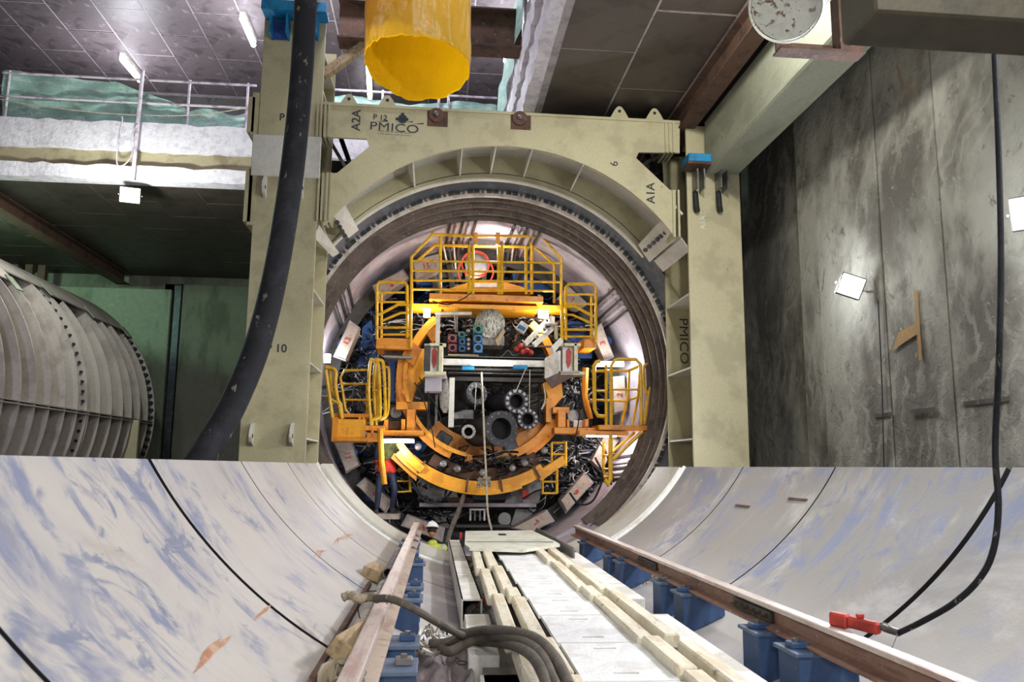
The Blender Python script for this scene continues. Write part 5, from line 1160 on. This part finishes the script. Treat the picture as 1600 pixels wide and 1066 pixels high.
rl(rb, [(954, 680), (954, 750), (950, 757), (946, 750)], 16.1, .045, 'hanging_ladder_tube'); rl(rb, [(943, 690), (943, 735), (949, 756)], 16.3, .03, 'hanging_ladder_tube')
for y in (712, 733, 745): rl(rb, [(943, y), (954, y)], 16.2, .02)
for k, (x, y0) in enumerate(((862, 692), (848, 735))):
    t = thing('yellow_ladder', at(x+8, y0+50, Y=16.7), 'short yellow ladder at the lower right, ' + ['upper one beneath the orange arm', 'lower one just below the orange arc'][k], 'ladder')
    rl(t, [(x, y0), (x, y0+36)], 16.7, .025, 'stile'); rl(t, [(x+22, y0-2), (x+22, y0+36)], 16.7, .03, 'stile')
    for yy in (0, 18, 36): rl(t, [(x, y0+yy), (x+22, y0+yy)], 16.7, .022, 'rung')
t = thing('yellow_step', at(632, 765, Y=17.0), 'yellow step frame right of the standing worker', 'ladder')
rl(t, [(640, 738), (641, 768), (620, 769)], 17.1, .025, 'stile'); rl(t, [(618, 752), (641, 752)], 17.1, .02, 'rung'); rl(t, [(618, 735), (632, 735)], 17.1, .02, 'rung')
# lamps
for k, (x0, x1, y, Y, lb_) in enumerate(((598, 647, 690, 16.2, 'under the left hanging frame'), (916, 963, 681, 16.2, 'under the right hanging frame'), (933, 974, 569, 17.1, 'above the right basket'))):
    t = thing('led_bar', at((x0+x1)/2, y, Y=Y), 'glowing white lamp bar '+lb_, 'lamp'); p = at(x0, y, Y=Y); q = at(x1, y, Y=Y)
    MB().tube([p, q], .03 if k < 2 else .06, 10).build('tube', LEDM, t); MB().beam(p+Vector((0, .06, .05)), q+Vector((0, .06, .05)), .1, .03, bev=.004).build('housing', STEEL, t)
for k, (x, y, Y, s1, s2, lb_) in enumerate(((667, 489, 16.5, 5, 7, 'at the left end of the gantry beam'), (849, 491, 16.5, 8, 6, 'at the right end of the gantry beam'), (511, 560, 16.6, 5, 7, 'at the far left beside the portal column'))):
    t = thing('work_lamp', at(x, y, Y=Y), 'small glowing work lamp '+lb_, 'lamp'); bx_('lamp_face', LAMP, t, x-s1, y-s2, x+s1, y+s2, Y, .03); bx_('housing', DSTEEL, t, x-s1-1, y-s2-1, x+s1+1, y+s2+1, Y+.031, .1)
# cross beam with consoles
xb = thing('cross_girder', at(775, 590, Y=16.4), 'grey-white cross girder with a cream console box at each end', 'girder')
bx_('girder_web', WHITEP, xb, 690, 560, 862, 574, 16.3, .05); bx_('girder_flange', STEEL, xb, 690, 556, 862, 560, 16.25, 1.2); bx_('girder_flange', DSTEEL, xb, 690, 574, 862, 581, 16.35, 1.2); bx_('lower_beam', DSTEEL, xb, 704, 588, 858, 598, 16.9, .3); bx_('lower_beam', STEEL, xb, 700, 581, 860, 586, 16.6, .3)
for x0, x1, y in ((722, 741, 575), (802, 824, 574)): 
    p = at(x0, y, Y=16.2); q = at(x1, y, Y=16.2); MB().tube([p, q], .045, 10).build('sight_tube', BRBLUE, xb)
for k, x in enumerate((663, 874)):
    bx_('console_back', WHITEP, xb, x+(0 if k == 0 else 0), 537, x+29, 588, 16.0, .12)
    bx_('console_post', mat('cream_console', 'd6d2ae', 'c2bc96', scale=6), xb, x+23, 536, x+28, 586, 15.85, .16); bx_('console_top', MATS['cream_console'], xb, x+8, 536, x+34, 541, 15.85, .16); bx_('console_shelf', MATS['cream_console'], xb, x+(0 if k == 0 else 2), 580, x+(34 if k == 0 else 40), 586, 15.75, .3)
    bx_('dark_buffer', DSTEEL, xb, x, 540, x+9, 580, 15.9, .1) if k == 0 else bx_('dark_buffer', RUST, xb, x, 541, x+5, 580, 15.9, .1)
    xc_ = x+16 if k == 0 else x+15; poly([(xc_-4, 548), (xc_, 543), (xc_+4, 550), (xc_+3, 568), (xc_-1, 576), (xc_-4, 566)], 15.97, .03, 'red_mark', RED, xb)
bx_('pale_block', LILAC, xb, 664, 586, 690, 612, 16.1, .4); bx_('pale_block_step', LILAC, xb, 690, 586, 698, 592, 16.1, .4)
MB().prism([tuple(at(*p, Y=y)) for p, y in (((851, 560), 16.2), ((873, 548), 15.7), ((873, 583), 15.7), ((851, 592), 16.2))], (.04, 0, 0)).build('side_fin', WHITEP, xb, smooth=0)
MB().prism([tuple(at(*p, Y=y)) for p, y in (((851, 592), 16.4), ((873, 583), 15.7), ((906, 582), 15.7), ((862, 608), 16.8))], (0, 0, .03)).build('fin_soffit', LILAC, xb, smooth=0)
poly([(862, 541), (876, 527), (880, 534), (866, 552)], 15.9, .3, 'lever_box', WHITEP, xb)
# port manifold
pm_ = thing('port_manifold', at(735, 552, Y=16.6), 'stacked coloured square pipe ports with dark round openings', 'pipe ports')
PRING = {'teal_port_paint': mat('pale_teal_ring', '3d7d74', '2b605a', scale=9), 'blue_port_paint': mat('pale_blue_ring', '356a92', '264f74', scale=9), 'maroon_port_paint': mat('pale_maroon_ring', '8a4f52', '6a383d', scale=9)}
def port(x, y, s_, ro, m, Y=16.6):
    bx_('port_block', m, pm_, x-s_, y-s_, x+s_, y+s_, Y, .25); c = at(x, y, Y=Y); rr_ = ro/FPX*Y
    MB().lathe(c, (0, -1, 0), [(0, rr_*1.7), (.05, rr_*1.6), (.05, rr_)], 20).build('port_ring', PRING[m.name], pm_); MB().lathe(c, (0, -1, 0), [(0, rr_), (.052, rr_)], 16).build('port_opening', BLK, pm_)
for x, y, s_, ro, m in ((707, 529, 7, 3.4, PORTR), (707, 544, 7, 3.4, PORTR), (721.5, 523.5, 5.5, 2.7, TEAL), (722, 534.5, 5.5, 2.7, PORTB), (722, 545.5, 5.5, 2.7, PORTB), (747, 515, 7, 3.6, TEAL), (747, 530, 7, 3.8, PORTB), (747, 544, 7, 4, PORTB)): port(x, y, s_, ro*1.12, m, 16.3 if x == 747 else 16.6)
for k, y in enumerate((518, 532, 539, 546)): MB().lathe(at(732, y, Y=16.6), (0, -1, 0), [(0, .055), (.06, .055), (.1, .03)], 10).build('valve', STEEL, pm_)
bx_('tray', CREAM, pm_, 700, 553, 748, 557, 16.4, .5)
bx_('post', CREAMW, pm_, 681, 492, 687, 538, 16.5, .08); bx_('frame_bar', STEEL, pm_, 680, 494, 745, 497, 16.9, .08)
rl(pm_, [(680, 490), (737, 490)], 16.6, .035, 'white_pipe', WHITEP); rl(pm_, [(711, 484), (712, 520)], 16.8, .02, 'frame_post', STEEL); rl(pm_, [(715, 484), (714, 520)], 16.9, .015, 'frame_post', STEEL)
# foil drum
t = thing('insulated_drum', at(765, 530, Y=16.8), 'round drum wrapped in crumpled silver foil under the gantry beam', 'drum')
c = at(766, 505, Y=16.5); MB().lathe(c, (0, 1, 0), [(-.02, .05), (0, .27), (.03, .31), (.9, .31)], 36).build('foil_wrap', SILV, t); bx_('plain_base', GBAG, t, 752, 524, 788, 540, 16.6, .6)
# brackets at the right of the drum
t = thing('white_chute', at(845, 515, Y=16.7), 'white slotted chute sloping down beside the right work lamp', 'chute')
for a, b in (((820, 538), (853, 504)), ((834, 540), (868, 508))): MB().beam(at(*a, Y=16.5), at(*b, Y=16.8), .06, .1).build('side_bar', WHITEP, t, smooth=0)
for k in range(5): x = 826+k*7.5; y = 534-k*7; MB().beam(at(x, y, Y=16.6), at(x+12, y+2, Y=16.6), .03, .03).build('cross_bar', STEEL, t, smooth=0)
bx_('top_plate', WHITEP, t, 852, 504, 872, 507, 16.6, .2); bx_('post', CREAM, t, 867, 508, 872, 530, 16.6, .1); bx_('pale_box', WHITEP, t, 858, 494, 867, 505, 16.6, .15)
t = thing('blue_white_box', at(816, 512, Y=16.6), 'small tilted white box with a blue label beside the silver drum', 'box')
poly([(806, 512), (815, 501), (827, 509), (819, 521)], 16.5, .2, 'box_body', WHITEP, t); poly([(808, 512), (812, 507), (822, 513), (819, 518)], 16.48, .02, 'blue_label', PORTB, t)
poly([(774, 532), (786, 514), (790, 518), (784, 528), (778, 541)], 16.4, .05, 'flap', WOOD, t)
for k, (x, y) in enumerate(((807, 546), (813, 541), (817, 550), (822, 548), (829, 551))):
    MB().lathe(at(x, y, Y=16.5), (rnd.uniform(-.5, .5), -1, rnd.uniform(-.5, .5)), [(-.05, .03), (0, .065), (.06, .05), (.09, .02)], 12).build('valve_body', RED, label='red valve in the cluster on the cross girder, ' + ['leftmost', 'topmost', 'lowest of the left three', 'second from the right', 'rightmost'][k], cat='valve', group='red valves on the cross girder')
rl(thing('grey_conduits', at(840, 546, Y=16.6), 'pair of thin grey conduits above the right part of the cross girder', 'pipe'), [(818, 541), (862, 542)], 16.6, .02, 'conduit', STEEL)
# big pipes
def bigpipe(x, y, ro, rf, rr_, L_, dirv, m, label, seg=False, fm=BLKF, Y=16.3):
    c = at(x, y, Y=Y); k = Y/FPX; t = thing('flanged_pipe', c, label, 'pipe'); d = Vector(dirv).normalized()
    MB().lathe(c, d, [(0, rf*k), (.07, rf*k), (.07, ro*k), (0, ro*k)], 32, closed=True).build('flange', fm, t)
    MB().lathe(c+d*.07, d, [(0, rr_*k), (L_, rr_*k), (L_, ro*k), (0, ro*k)], 28, closed=True).build('pipe_body', m, t)
    MB().lathe(c+d*.25, d, [(0, ro*k), (.02, ro*k)], 24).build('pipe_depth', BLK, t)
    x_ = d.orthogonal().normalized(); y_ = d.cross(x_)
    for i in range(12):
        a = 6.283*i/12; p = c+(x_*math.cos(a)+y_*math.sin(a))*((rf+ro)/2*k*1.06)-d*.01
        if seg: MB().obox(p, (x_*math.cos(a)+y_*math.sin(a), x_*-math.sin(a)+y_*math.cos(a), d), ((rf-ro)*k*.26, rf*k*.12, .012)).build('white_segment', LILAC, t, smooth=0)
        else: MB().lathe(p, -d, [(0, .014), (.02, .014)], 6).build('bolt', STEEL, t)
bigpipe(745.5, 614.7, 9.5, 18, 17, 1.8, (-.45, 1, -.12), BLACKH, 'dark flanged pipe at the upper left of the pipe group')
bigpipe(807.5, 627, 11, 19.5, 15, 1.6, (-.25, 1, .05), BLACKH, 'flanged hose end with alternating white segments, upper of the two', True, BLKF)
bigpipe(824.8, 655, 9, 16.5, 12, 1.6, (.1, 1, .0), BLACKH, 'flanged hose end with white segments, lower and smaller one', True, BLKF)
bigpipe(783.5, 670, 17, 28, 24, 1.6, (-.3, 1, -.02), DSTEEL, 'largest dark flanged pipe at the centre of the pipe group', Y=16.1)
bigpipe(732, 674.7, 7, 11, 8, 1.4, (.1, 1, .05), DSTEEL, 'small pale flanged pipe at the lower left of the pipe group', fm=RINGW)
t = thing('hanging_sack', at(697, 648, Y=16.4), 'crumpled grey sack hanging beneath the cross girder', 'sack')
c = at(697, 590, Y=16.4); MB().lathe(c, (0, 0, -1), [(0, .03), (.1, .09), (.35, .13), (.6, .11), (.72, .04)], 14).build('sack_body', GBAG, t)
bx_('hanging_plate', CREAMW, None, 702, 590, 709, 668, 16.3, .06, label='pale upright plate hanging beside the grey sack', cat='plate')
bx_('cross_member', STEEL, None, 709, 640, 740, 655, 17.2, .2, label='grey cross member behind the dark pipes', cat='beam')
for k, (x, y0, y1) in enumerate(((668, 616, 680), (680, 616, 690), (842, 600, 690), (850, 606, 680), (726, 600, 660))):
    bx_('hanging_post', STEEL if k % 2 else DSTEEL, None, x, y0, x+3, y1, 17.4, .1, label='thin dark post behind the pipes, ' + ['leftmost', 'second from left', 'beside the lower white-segmented flange', 'rightmost', 'behind the upper left pipe'][k], cat='post')
# rope with counterweight
t = thing('hanging_rope', at(763, 700, Y=15.9), 'pale rope hanging from the cross girder down over the orange arc', 'rope')
MB().tube([at(752, 582, Y=15.9), at(755, 640, Y=15.9), at(757, 690, Y=15.9), at(760, 750, Y=15.9), at(762, 800, Y=15.6), at(768, 828, Y=15.0)], .02, 8, smooth=4).build('rope', WIRE, t)
mb = MB(); c = at(756, 752, Y=15.9)
for k in range(14): mb.tube([c+Vector((rnd.uniform(-.14, .14), rnd.uniform(-.04, .04), rnd.uniform(-.12, .1))) for _ in range(4)], .013, 5, smooth=3)
mb.build('knot', SACK, t)
for k, (a, b) in enumerate((((822, 575), (806, 612)), ((828, 578), (827, 640)), ((744, 600), (742, 640)))): MB().tube([at(*a, Y=16.1), at(*b, Y=16.1)], .008, 5).build('thin_cord', WIRE, label='thin pale cord hanging ' + ['slanting to the upper white-segmented flange', 'straight down right of the upper white-segmented flange', 'down across the upper left pipe'][k], cat='cord')  # loose cords hanging from the cross girder
# lower bulkhead structure
lw = thing('lower_bulkhead', at(760, 830, Y=18.3), 'grey steel frame with a long level pipe behind the ramp plate', 'frame')
bx_('long_pipe', LILAC, lw, 655, 786, 838, 793, 17.6, .1)
poly([(648, 730), (712, 758), (716, 782), (655, 784)], 18.0, .2, 'end_plate', STEEL, lw); poly([(788, 788), (796, 758), (850, 745), (842, 786)], 18.0, .2, 'end_plate', STEEL, lw)
poly([(796, 826), (806, 796), (838, 796), (810, 832)], 18.0, .2, 'web_plate', STEEL, lw); poly([(660, 796), (712, 800), (700, 826), (690, 822)], 18.0, .2, 'web_plate', STEEL, lw)
bx_('black_tank', mat('black_shiny_tank', '10131b', rough=.15), lw, 738, 766, 790, 782, 17.7, .3); poly([(790, 766), (800, 757), (797, 775), (790, 784)], 17.7, .3, 'tank_end', DSTEEL, lw)
for x in (735, 742, 750, 757): bx_('grille_bar', WHITEP if x in (735, 757) else STEEL, lw, x-1.3, 796, x+1.3, 814, 17.6, .06)
bx_('grille_bar', WHITEP, lw, 733, 795, 759, 798, 17.55, .06); bx_('tray', DSTEEL, lw, 712, 820, 800, 825, 17.6, .6); bx_('tray', RUST, lw, 700, 778, 740, 786, 17.7, .2)
MB().lathe(at(788, 811, Y=17.7), (0, -1, 0), [(0, .14), (.06, .14), (.06, .08)], 20).build('round_cover', STEEL, lw)
bx_('red_box', RED, lw, 816, 766, 826, 780, 17.6, .1); bx_('red_lamp', RED, lw, 718, 832, 722, 844, 16.0, .05)
for k in range(5): MB().lathe(at(656+k*9, 757+k*1.5, Y=17.9), (0, -1, 0), [(0, .04), (.1, .04)], 10).build('bolt', DSTEEL, lw)
MB().tube([at(727, 768, Y=16.6), at(716, 800, Y=16.1), at(703, 832, Y=15.6), at(700, 850, Y=15.2)], .045, 10, smooth=4).build('grey_hose', HOSEG, label='grey hose rising from behind the white box channel to the orange arc', cat='hose')
# top interior: small pipes between skin and machine
for k, (x0, x1) in enumerate(((686, 700), (692, 708), (706, 712), (716, 716), (790, 784), (798, 792), (806, 798), (815, 802))):
    MB().tube([at(x0, 355, Y=17.0), at((x0+x1)/2, 385, Y=17.5), at(x1, 420, Y=18.2)], .022, 6, smooth=3).build('ceiling_pipe', STEEL if k % 2 else WHITEP, label='thin pipe dropping from the tunnel crown, ' + ['first', 'second', 'third', 'fourth', 'fifth', 'sixth', 'seventh', 'eighth'][k]+' from the left', cat='pipe')

# ================================================================== RIBBED TUNNEL AT THE LEFT
TC = (-11.75, 3.05); TR = 3.45
rt = thing('ribbed_tunnel', (TC[0], 16, 0), 'large ribbed steel tunnel tube lying at the left with a bolted end flange', 'tunnel tube')
tax = lambda y: TC
MB().arc([(TR, 5), (TR, 24.0), (TR-.05, 24.0), (TR-.05, 5)], -62, 132, 80, tax).build('shell_skin', TUBEP, rt)
ys = []; y = 23.6
while y > 5.5: ys.append(y); y -= .62 if int(y) % 3 else .72
for k, y in enumerate(ys):
    bolt = k % 8 == 6
    MB().arc([(TR, y-.015), (TR+.30, y-.015), (TR+.30, y+.015), (TR, y+.015)], -60, 38+(k % 4)*7 if not bolt else 110, 60, tax).build('rib', TUBEP, rt)
    if bolt:
        MB().arc([(TR, y-.12), (TR+.30, y-.12), (TR+.30, y-.09), (TR, y-.09)], -60, 110, 60, tax).build('rib', TUBEP, rt)
        for j in range(34):
            a = R(-55+j*3.6); MB().lathe((TC[0]+(TR+.2)*math.cos(a), y-.11, TC[1]+(TR+.2)*math.sin(a)), (0, -1, 0), [(0, .035), (.06, .035)], 6).build('bolt', DARKR, rt)
for y in (24.0,):
    MB().arc([(TR, y-.02), (TR+.34, y-.02), (TR+.34, y+.02), (TR, y+.02)], -62, 132, 80, tax).build('end_flange', TUBEP, rt)
    for j in range(56):
        a = R(-60+j*3.2); MB().lathe((TC[0]+(TR+.26)*math.cos(a), y-.02, TC[1]+(TR+.26)*math.sin(a)), (0, -1, 0), [(0, .06), (.12, .055), (.14, .02)], 6).build('bolt', DARKR, rt)
for z in (2.95,):
    x = TC[0]+math.sqrt(TR**2-(z-TC[1])**2)
    for dz in (-.03, .03): MB().box((x-.1, 5, z+dz-.012), (x+.31, 24, z+dz+.012)).build('long_flange', TUBEP, rt, smooth=0)
# smooth upper cover shell with stepped lower edge
for k in range(9):
    y1 = 24-k*2.1; y0 = y1-2.05; a0 = 42+(k % 3)*3
    MB().arc([(TR+.31, y0), (TR+.31, y1), (TR+.34, y1), (TR+.34, y0)], a0, 130, 40, tax).build('cover_plate', TUBEP, rt)
    a = R(a0-1.5); c = Vector((TC[0]+(TR+.36)*math.cos(a), y1-.2, TC[1]+(TR+.36)*math.sin(a)))
    MB().obox(c, ((math.cos(a), 0, math.sin(a)), (0, 1, 0), (-math.sin(a), 0, math.cos(a))), (.012, .14, .2)).build('cover_tab', GREENC, rt, smooth=0)
bx_('leaning_board', CREAM, None, 186, 656, 212, 720, 22.5, .1, label='beige board standing against the ribbed tunnel near its end', cat='board')
MB().tube([at(173, 718, Y=22.3), at(187, 660, Y=22.4)], .04, 8).build('red_pole', RED, label='thin red pole leaning against the ribbed tunnel', cat='pole')

# ================================================================== PEOPLE
def skinned(name, joints, bones, root, m, parent=None, sub=2, base=None):
    """one continuous body: joints {name:(pos, radius)}, bones [(a, b)]"""
    names = list(joints); me = bpy.data.meshes.new(name); P0 = ORGN[parent.name]
    me.from_pydata([tuple(Vector(joints[n][0])-P0) for n in names], [(names.index(a), names.index(b)) for a, b in bones], [])
    o = bpy.data.objects.new(name, me); col.objects.link(o)
    md = o.modifiers.new('skin', 'SKIN'); 
    for n, v in zip(names, me.skin_vertices[0].data): r = joints[n][1]; v.radius = r if isinstance(r, tuple) else (r, r); v.use_root = (n == root)
    s_ = o.modifiers.new('sub', 'SUBSURF'); s_.levels = sub; s_.render_levels = sub
    dg = bpy.context.evaluated_depsgraph_get(); dg.update(); m2 = bpy.data.meshes.new_from_object(o.evaluated_get(dg))
    bpy.data.objects.remove(o); m2.name = name; m2.materials.clear(); m2.polygons.foreach_set('use_smooth', [True]*len(m2.polygons))
    for mm in (m if isinstance(m, list) else [m]): m2.materials.append(mm)
    ob = bpy.data.objects.new(name, m2); col.objects.link(ob); ob.parent = parent; ORGN[ob.name] = P0.copy(); return ob
def garment(body, name, test, off, m, parent):
    """cloth layer lifted off the body faces that pass test(centre)"""
    me = body.data; vs = {}; fs = []; P0 = ORGN[parent.name]; mb = MB()
    for p in me.polygons:
        if test(p.center+P0):
            f = []
            for i in p.vertices:
                if i not in vs: vs[i] = len(mb.v); v = me.vertices[i]; mb.v.append(tuple(v.co+v.normal*off+P0))
                f.append(vs[i])
            mb.f.append(tuple(f))
    o = mb.build(name, m, parent, smooth=60); sd = o.modifiers.new('s', 'SOLIDIFY'); sd.thickness = .008; return o
def head(c, fw, par, tilt=0.):
    """helmeted head with face; fw = facing direction"""
    fw = Vector(fw).normalized(); up = Vector((0, 0, 1)); up = (up-fw*up.dot(fw)).normalized(); x = fw.cross(up)
    def L2(a, b, d): return c+x*a+fw*b+up*d
    mb = MB(); n, m_ = 20, 14; vs = []
    for i in range(m_+1):
        th = math.pi*i/m_
        for j in range(n):
            ph = 2*math.pi*j/n; dx, dy, dz = math.sin(th)*math.cos(ph), math.sin(th)*math.sin(ph), math.cos(th)
            k = 1-.22*max(0, -dz)*abs(dx); vs.append(L2(.077*dx*k, .098*dy*(1-.1*max(0, -dz)*(dy < 0)), .118*dz))
    fs = [(i*n+j, i*n+(j+1) % n, (i+1)*n+(j+1) % n, (i+1)*n+j) for i in range(m_) for j in range(n)]
    mb.add(vs, fs); mb.lathe(L2(0, .085, .0), (fw*.6-up), [(0, .006), (.015, .012), (.035, .017), (.045, .008)], 8)
    mb.build('head', SKIN, par, smooth=80)
    for sx in (-1, 1):
        MB().lathe(L2(sx*.076, -.005, -.005), x*sx, [(-.01, .03), (.008, .032), (.014, .022)], 10).build('ear', SKIN, par)
        MB().lathe(L2(sx*.03, .082, .015), fw, [(0, .012), (.008, .011), (.014, .004)], 10).build('eye', WHITEP, par)
    MB().obox(L2(0, .093, -.055), (x, fw, up), (.024, .006, .006), .002).build('mouth', RED, par)
    mb = MB(); vs = []; mm = 8
    for i in range(mm+1):
        th = R(78)*i/mm
        for j in range(n): ph = 2*math.pi*j/n; vs.append(L2(.118*math.sin(th)*math.cos(ph), .137*math.sin(th)*math.sin(ph), .03+.135*math.cos(th)))
    fs = [(i*n+j, i*n+(j+1) % n, (i+1)*n+(j+1) % n, (i+1)*n+j) for i in range(mm) for j in range(n)]
    for j in range(n): ph = 2*math.pi*j/n; e = 1.1+.3*max(0, math.sin(ph))**3; vs.append(L2(.118*e*math.cos(ph), .137*e*math.sin(ph), .048))
    fs += [(mm*n+j, mm*n+(j+1) % n, (mm+1)*n+(j+1) % n, (mm+1)*n+j) for j in range(n)]
    o = mb.add(vs, fs).build('helmet', HELM, par, smooth=50); o.modifiers.new('s', 'SOLIDIFY').thickness = .006
    MB().beam(L2(0, -.05, .165), L2(0, .08, .165), .02, .015, bev=.004).build('helmet_ridge', HELM, par)
    P = [L2(.1*math.cos(a), .118*math.sin(a), .032) for a in [R(200+k*14) for k in range(11)]]
    MB().tube(P, .014, 6).build('helmet_strap', DARKR, par)
    mb = MB(); mb.add([L2(.08*1.02*math.cos(R(a)), .1*1.03*math.sin(R(a)), z) for z in (-.04, .0, .045) for a in range(190, 351, 16)], [(i*11+j, i*11+j+1, i*11+12+j, i*11+11+j) for i in range(2) for j in range(10)]); mb.build('hair', HAIR, par, smooth=70).modifiers.new('s', 'SOLIDIFY').thickness = .008
def hand(wr, d, pn, par, curl=.5, m=SKIN, side=1):
    d = Vector(d).normalized(); pn = Vector(pn); pn = (pn-d*pn.dot(d)).normalized(); s_ = d.cross(pn)*side
    J = {'w': (wr, .026), 'p1': (wr+d*.045, (.038, .017)), 'p2': (wr+d*.085, (.04, .015))}; B = [('w', 'p1'), ('p1', 'p2')]
    skinned('hand', J, B, 'w', m, par, 2)
    for k, (o_, L_) in enumerate(((-.03, .07), (-.01, .08), (.011, .075), (.03, .058))):
        a = wr+d*.075+s_*o_; d1 = (d+pn*curl*.6).normalized(); d2 = (d+pn*curl*1.6).normalized(); d3 = (d+pn*curl*2.6).normalized()
        MB().tube([a, a+d1*L_*.5, a+d1*L_*.5+d2*L_*.32, a+d1*L_*.5+d2*L_*.32+d3*L_*.25], [.0095, .0095, .0085, .006], 8).build('finger', m, par, smooth=80)
    a = wr+d*.03-s_*.03; d1 = (d*.6-s_*.8+pn*.3).normalized(); MB().tube([a, a+d1*.04, a+(d1*.04)+(d+pn*.4-s_*.2).normalized()*.035], [.012, .011, .008], 8).build('thumb', m, par, smooth=80)
def boot(a, fw, par):
    a = Vector(a); fw = Vector(fw).normalized(); x = fw.cross(Vector((0, 0, 1))); mb = MB(); vs = []; secs = ((-.07, .035, .12), (-.03, .042, .14), (.03, .045, .11), (.1, .048, .075), (.16, .046, .06), (.2, .03, .04))
    n = 12
    for b, w_, hh in secs:
        for j in range(n): t_ = 2*math.pi*j/n; vs.append(a+fw*b+x*(w_*math.cos(t_))+Vector((0, 0, hh/2+hh/2*math.sin(t_))))
    fs = [(i*n+j, i*n+(j+1) % n, (i+1)*n+(j+1) % n, (i+1)*n+j) for i in range(len(secs)-1) for j in range(n)]+[tuple(range(n)), tuple(range((len(secs)-1)*n, len(secs)*n))]
    mb.add(vs, fs); mb.build('boot', mat('dark_boot', '23211f', '3a342d', scale=9), par, smooth=60)
# standing worker
YW = 16.9
fl = at(588, 803, Y=YW); fr_ = at(614, 800, Y=YW+.1); k_ = YW/FPX
w1 = thing('person', (fl+fr_)/2, 'standing worker from behind in navy trousers and orange-red and olive vest under the deck', 'person')
def q_(px, py, dy=0.): return at(px, py, Y=YW+dy)
hipL = q_(595, 742); hipR = q_(613, 742); pel = q_(604, 734)
J = {'pel': (pel, (.15, .12)), 'hl': (hipL, .095), 'kl': (q_(591, 770, -.02), .07), 'al': (q_(589, 797), .05), 'hr': (hipR, .095), 'kr': (q_(617, 768, -.05), .07), 'ar': (q_(612, 794, .1), .05),
     'waist': (q_(605, 722, .02), (.145, .11)), 'chest': (q_(606, 700, .06), (.175, .125)), 'neckb': (q_(607, 686, .12), (.1, .07)), 'neck': (q_(607, 681, .14), .055),
     'sl': (q_(593, 689, .1), .075), 'el': (q_(588, 712, .12), .052), 'wl': (q_(592, 730, .25), .036), 'sr': (q_(621, 689, .1), .075), 'er': (q_(625, 712, .05), .052), 'wr': (q_(634, 722, .3), .036)}
B = [('pel', 'hl'), ('hl', 'kl'), ('kl', 'al'), ('pel', 'hr'), ('hr', 'kr'), ('kr', 'ar'), ('pel', 'waist'), ('waist', 'chest'), ('chest', 'neckb'), ('neckb', 'neck'), ('chest', 'sl'), ('sl', 'el'), ('el', 'wl'), ('chest', 'sr'), ('sr', 'er'), ('er', 'wr')]
b1 = skinned('body', J, B, 'pel', NAVY, w1)
zt = lambda y: at(605, y, Y=YW).z; xin = lambda p: abs(p.x-pel.x) < .235
garment(b1, 'vest_hem', lambda p: zt(739) < p.z < zt(719) and xin(p), .016, VESTO, w1)
garment(b1, 'vest', lambda p: zt(720) <= p.z < zt(684) and abs(p.x-pel.x-.02) < .2, .016, OLIVE, w1)
garment(b1, 'reflective_band', lambda p: zt(731) < p.z < zt(727) and xin(p), .02, REFL, w1)
boot(fl-Vector((0, 0, .02)), (-.2, 1, 0), w1); boot(fr_-Vector((0, 0, .02)), (.3, 1, 0), w1)
head(q_(607, 671, .16), (.1, 1, -.15), w1)
hand(J['wl'][0], (.05, .3, -1), (0, 1, 0), w1, .6); hand(J['wr'][0], (.4, 1, -.3), (-1, 0, -.3), w1, .9, side=-1)
# something for him to stand on : step grating
bx_('step_block', PADM, None, 578, 804, 624, 812, 16.7, .6, label='low step block under the boots of the standing worker', cat='step')
# crouching worker
YW = 14.7
w2 = thing('person', at(678, 880, Y=YW), 'crouching worker from behind in white helmet and yellow hi-vis vest with grey straps', 'person')
pel = q_(677, 912)
J = {'pel': (pel, (.17, .14)), 'hl': (q_(668, 914), .1), 'kl': (q_(662, 893, .42), .07), 'al': (q_(664, 920, .5), .05), 'hr': (q_(686, 914), .1), 'kr': (q_(692, 893, .42), .07), 'ar': (q_(690, 920, .5), .05),
     'waist': (q_(677, 893, .05), (.155, .12)), 'chest': (q_(677, 868, .1), (.19, .13)), 'neckb': (q_(676, 852, .12), (.12, .08)), 'neck': (q_(675, 844, .13), .058),
     'sl': (q_(660, 858, .1), .078), 'el': (q_(655, 882, .2), .053), 'wl': (q_(662, 892, .42), .037), 'sr': (q_(694, 859, .1), .078), 'er': (q_(699, 882, .2), .053), 'wr': (q_(692, 892, .42), .037)}
b2 = skinned('body', J, B, 'pel', NAVY, w2)
zt = lambda y: at(677, y, Y=YW).z
garment(b2, 'vest', lambda p: zt(908) < p.z and p.z < zt(846) and abs(p.x-pel.x) < .22 and p.y < YW+.3, .016, VESTY, w2)
garment(b2, 'shoulder_strap', lambda p: zt(880) < p.z < zt(846) and .13 < abs(p.x-pel.x) < .19 and p.y < YW+.3, .026, REFL, w2)
head(q_(675, 829, .14), (.05, 1, -.25), w2)
hand(J['wl'][0], (.2, 1, -.3), (0, -.3, -1), w2, .6); hand(J['wr'][0], (-.2, 1, -.3), (0, -.3, -1), w2, .6, side=-1)
boot(J['al'][0]-Vector((0, 0, .07)), (0, 1, 0), w2); boot(J['ar'][0]-Vector((0, 0, .07)), (0, 1, 0), w2)
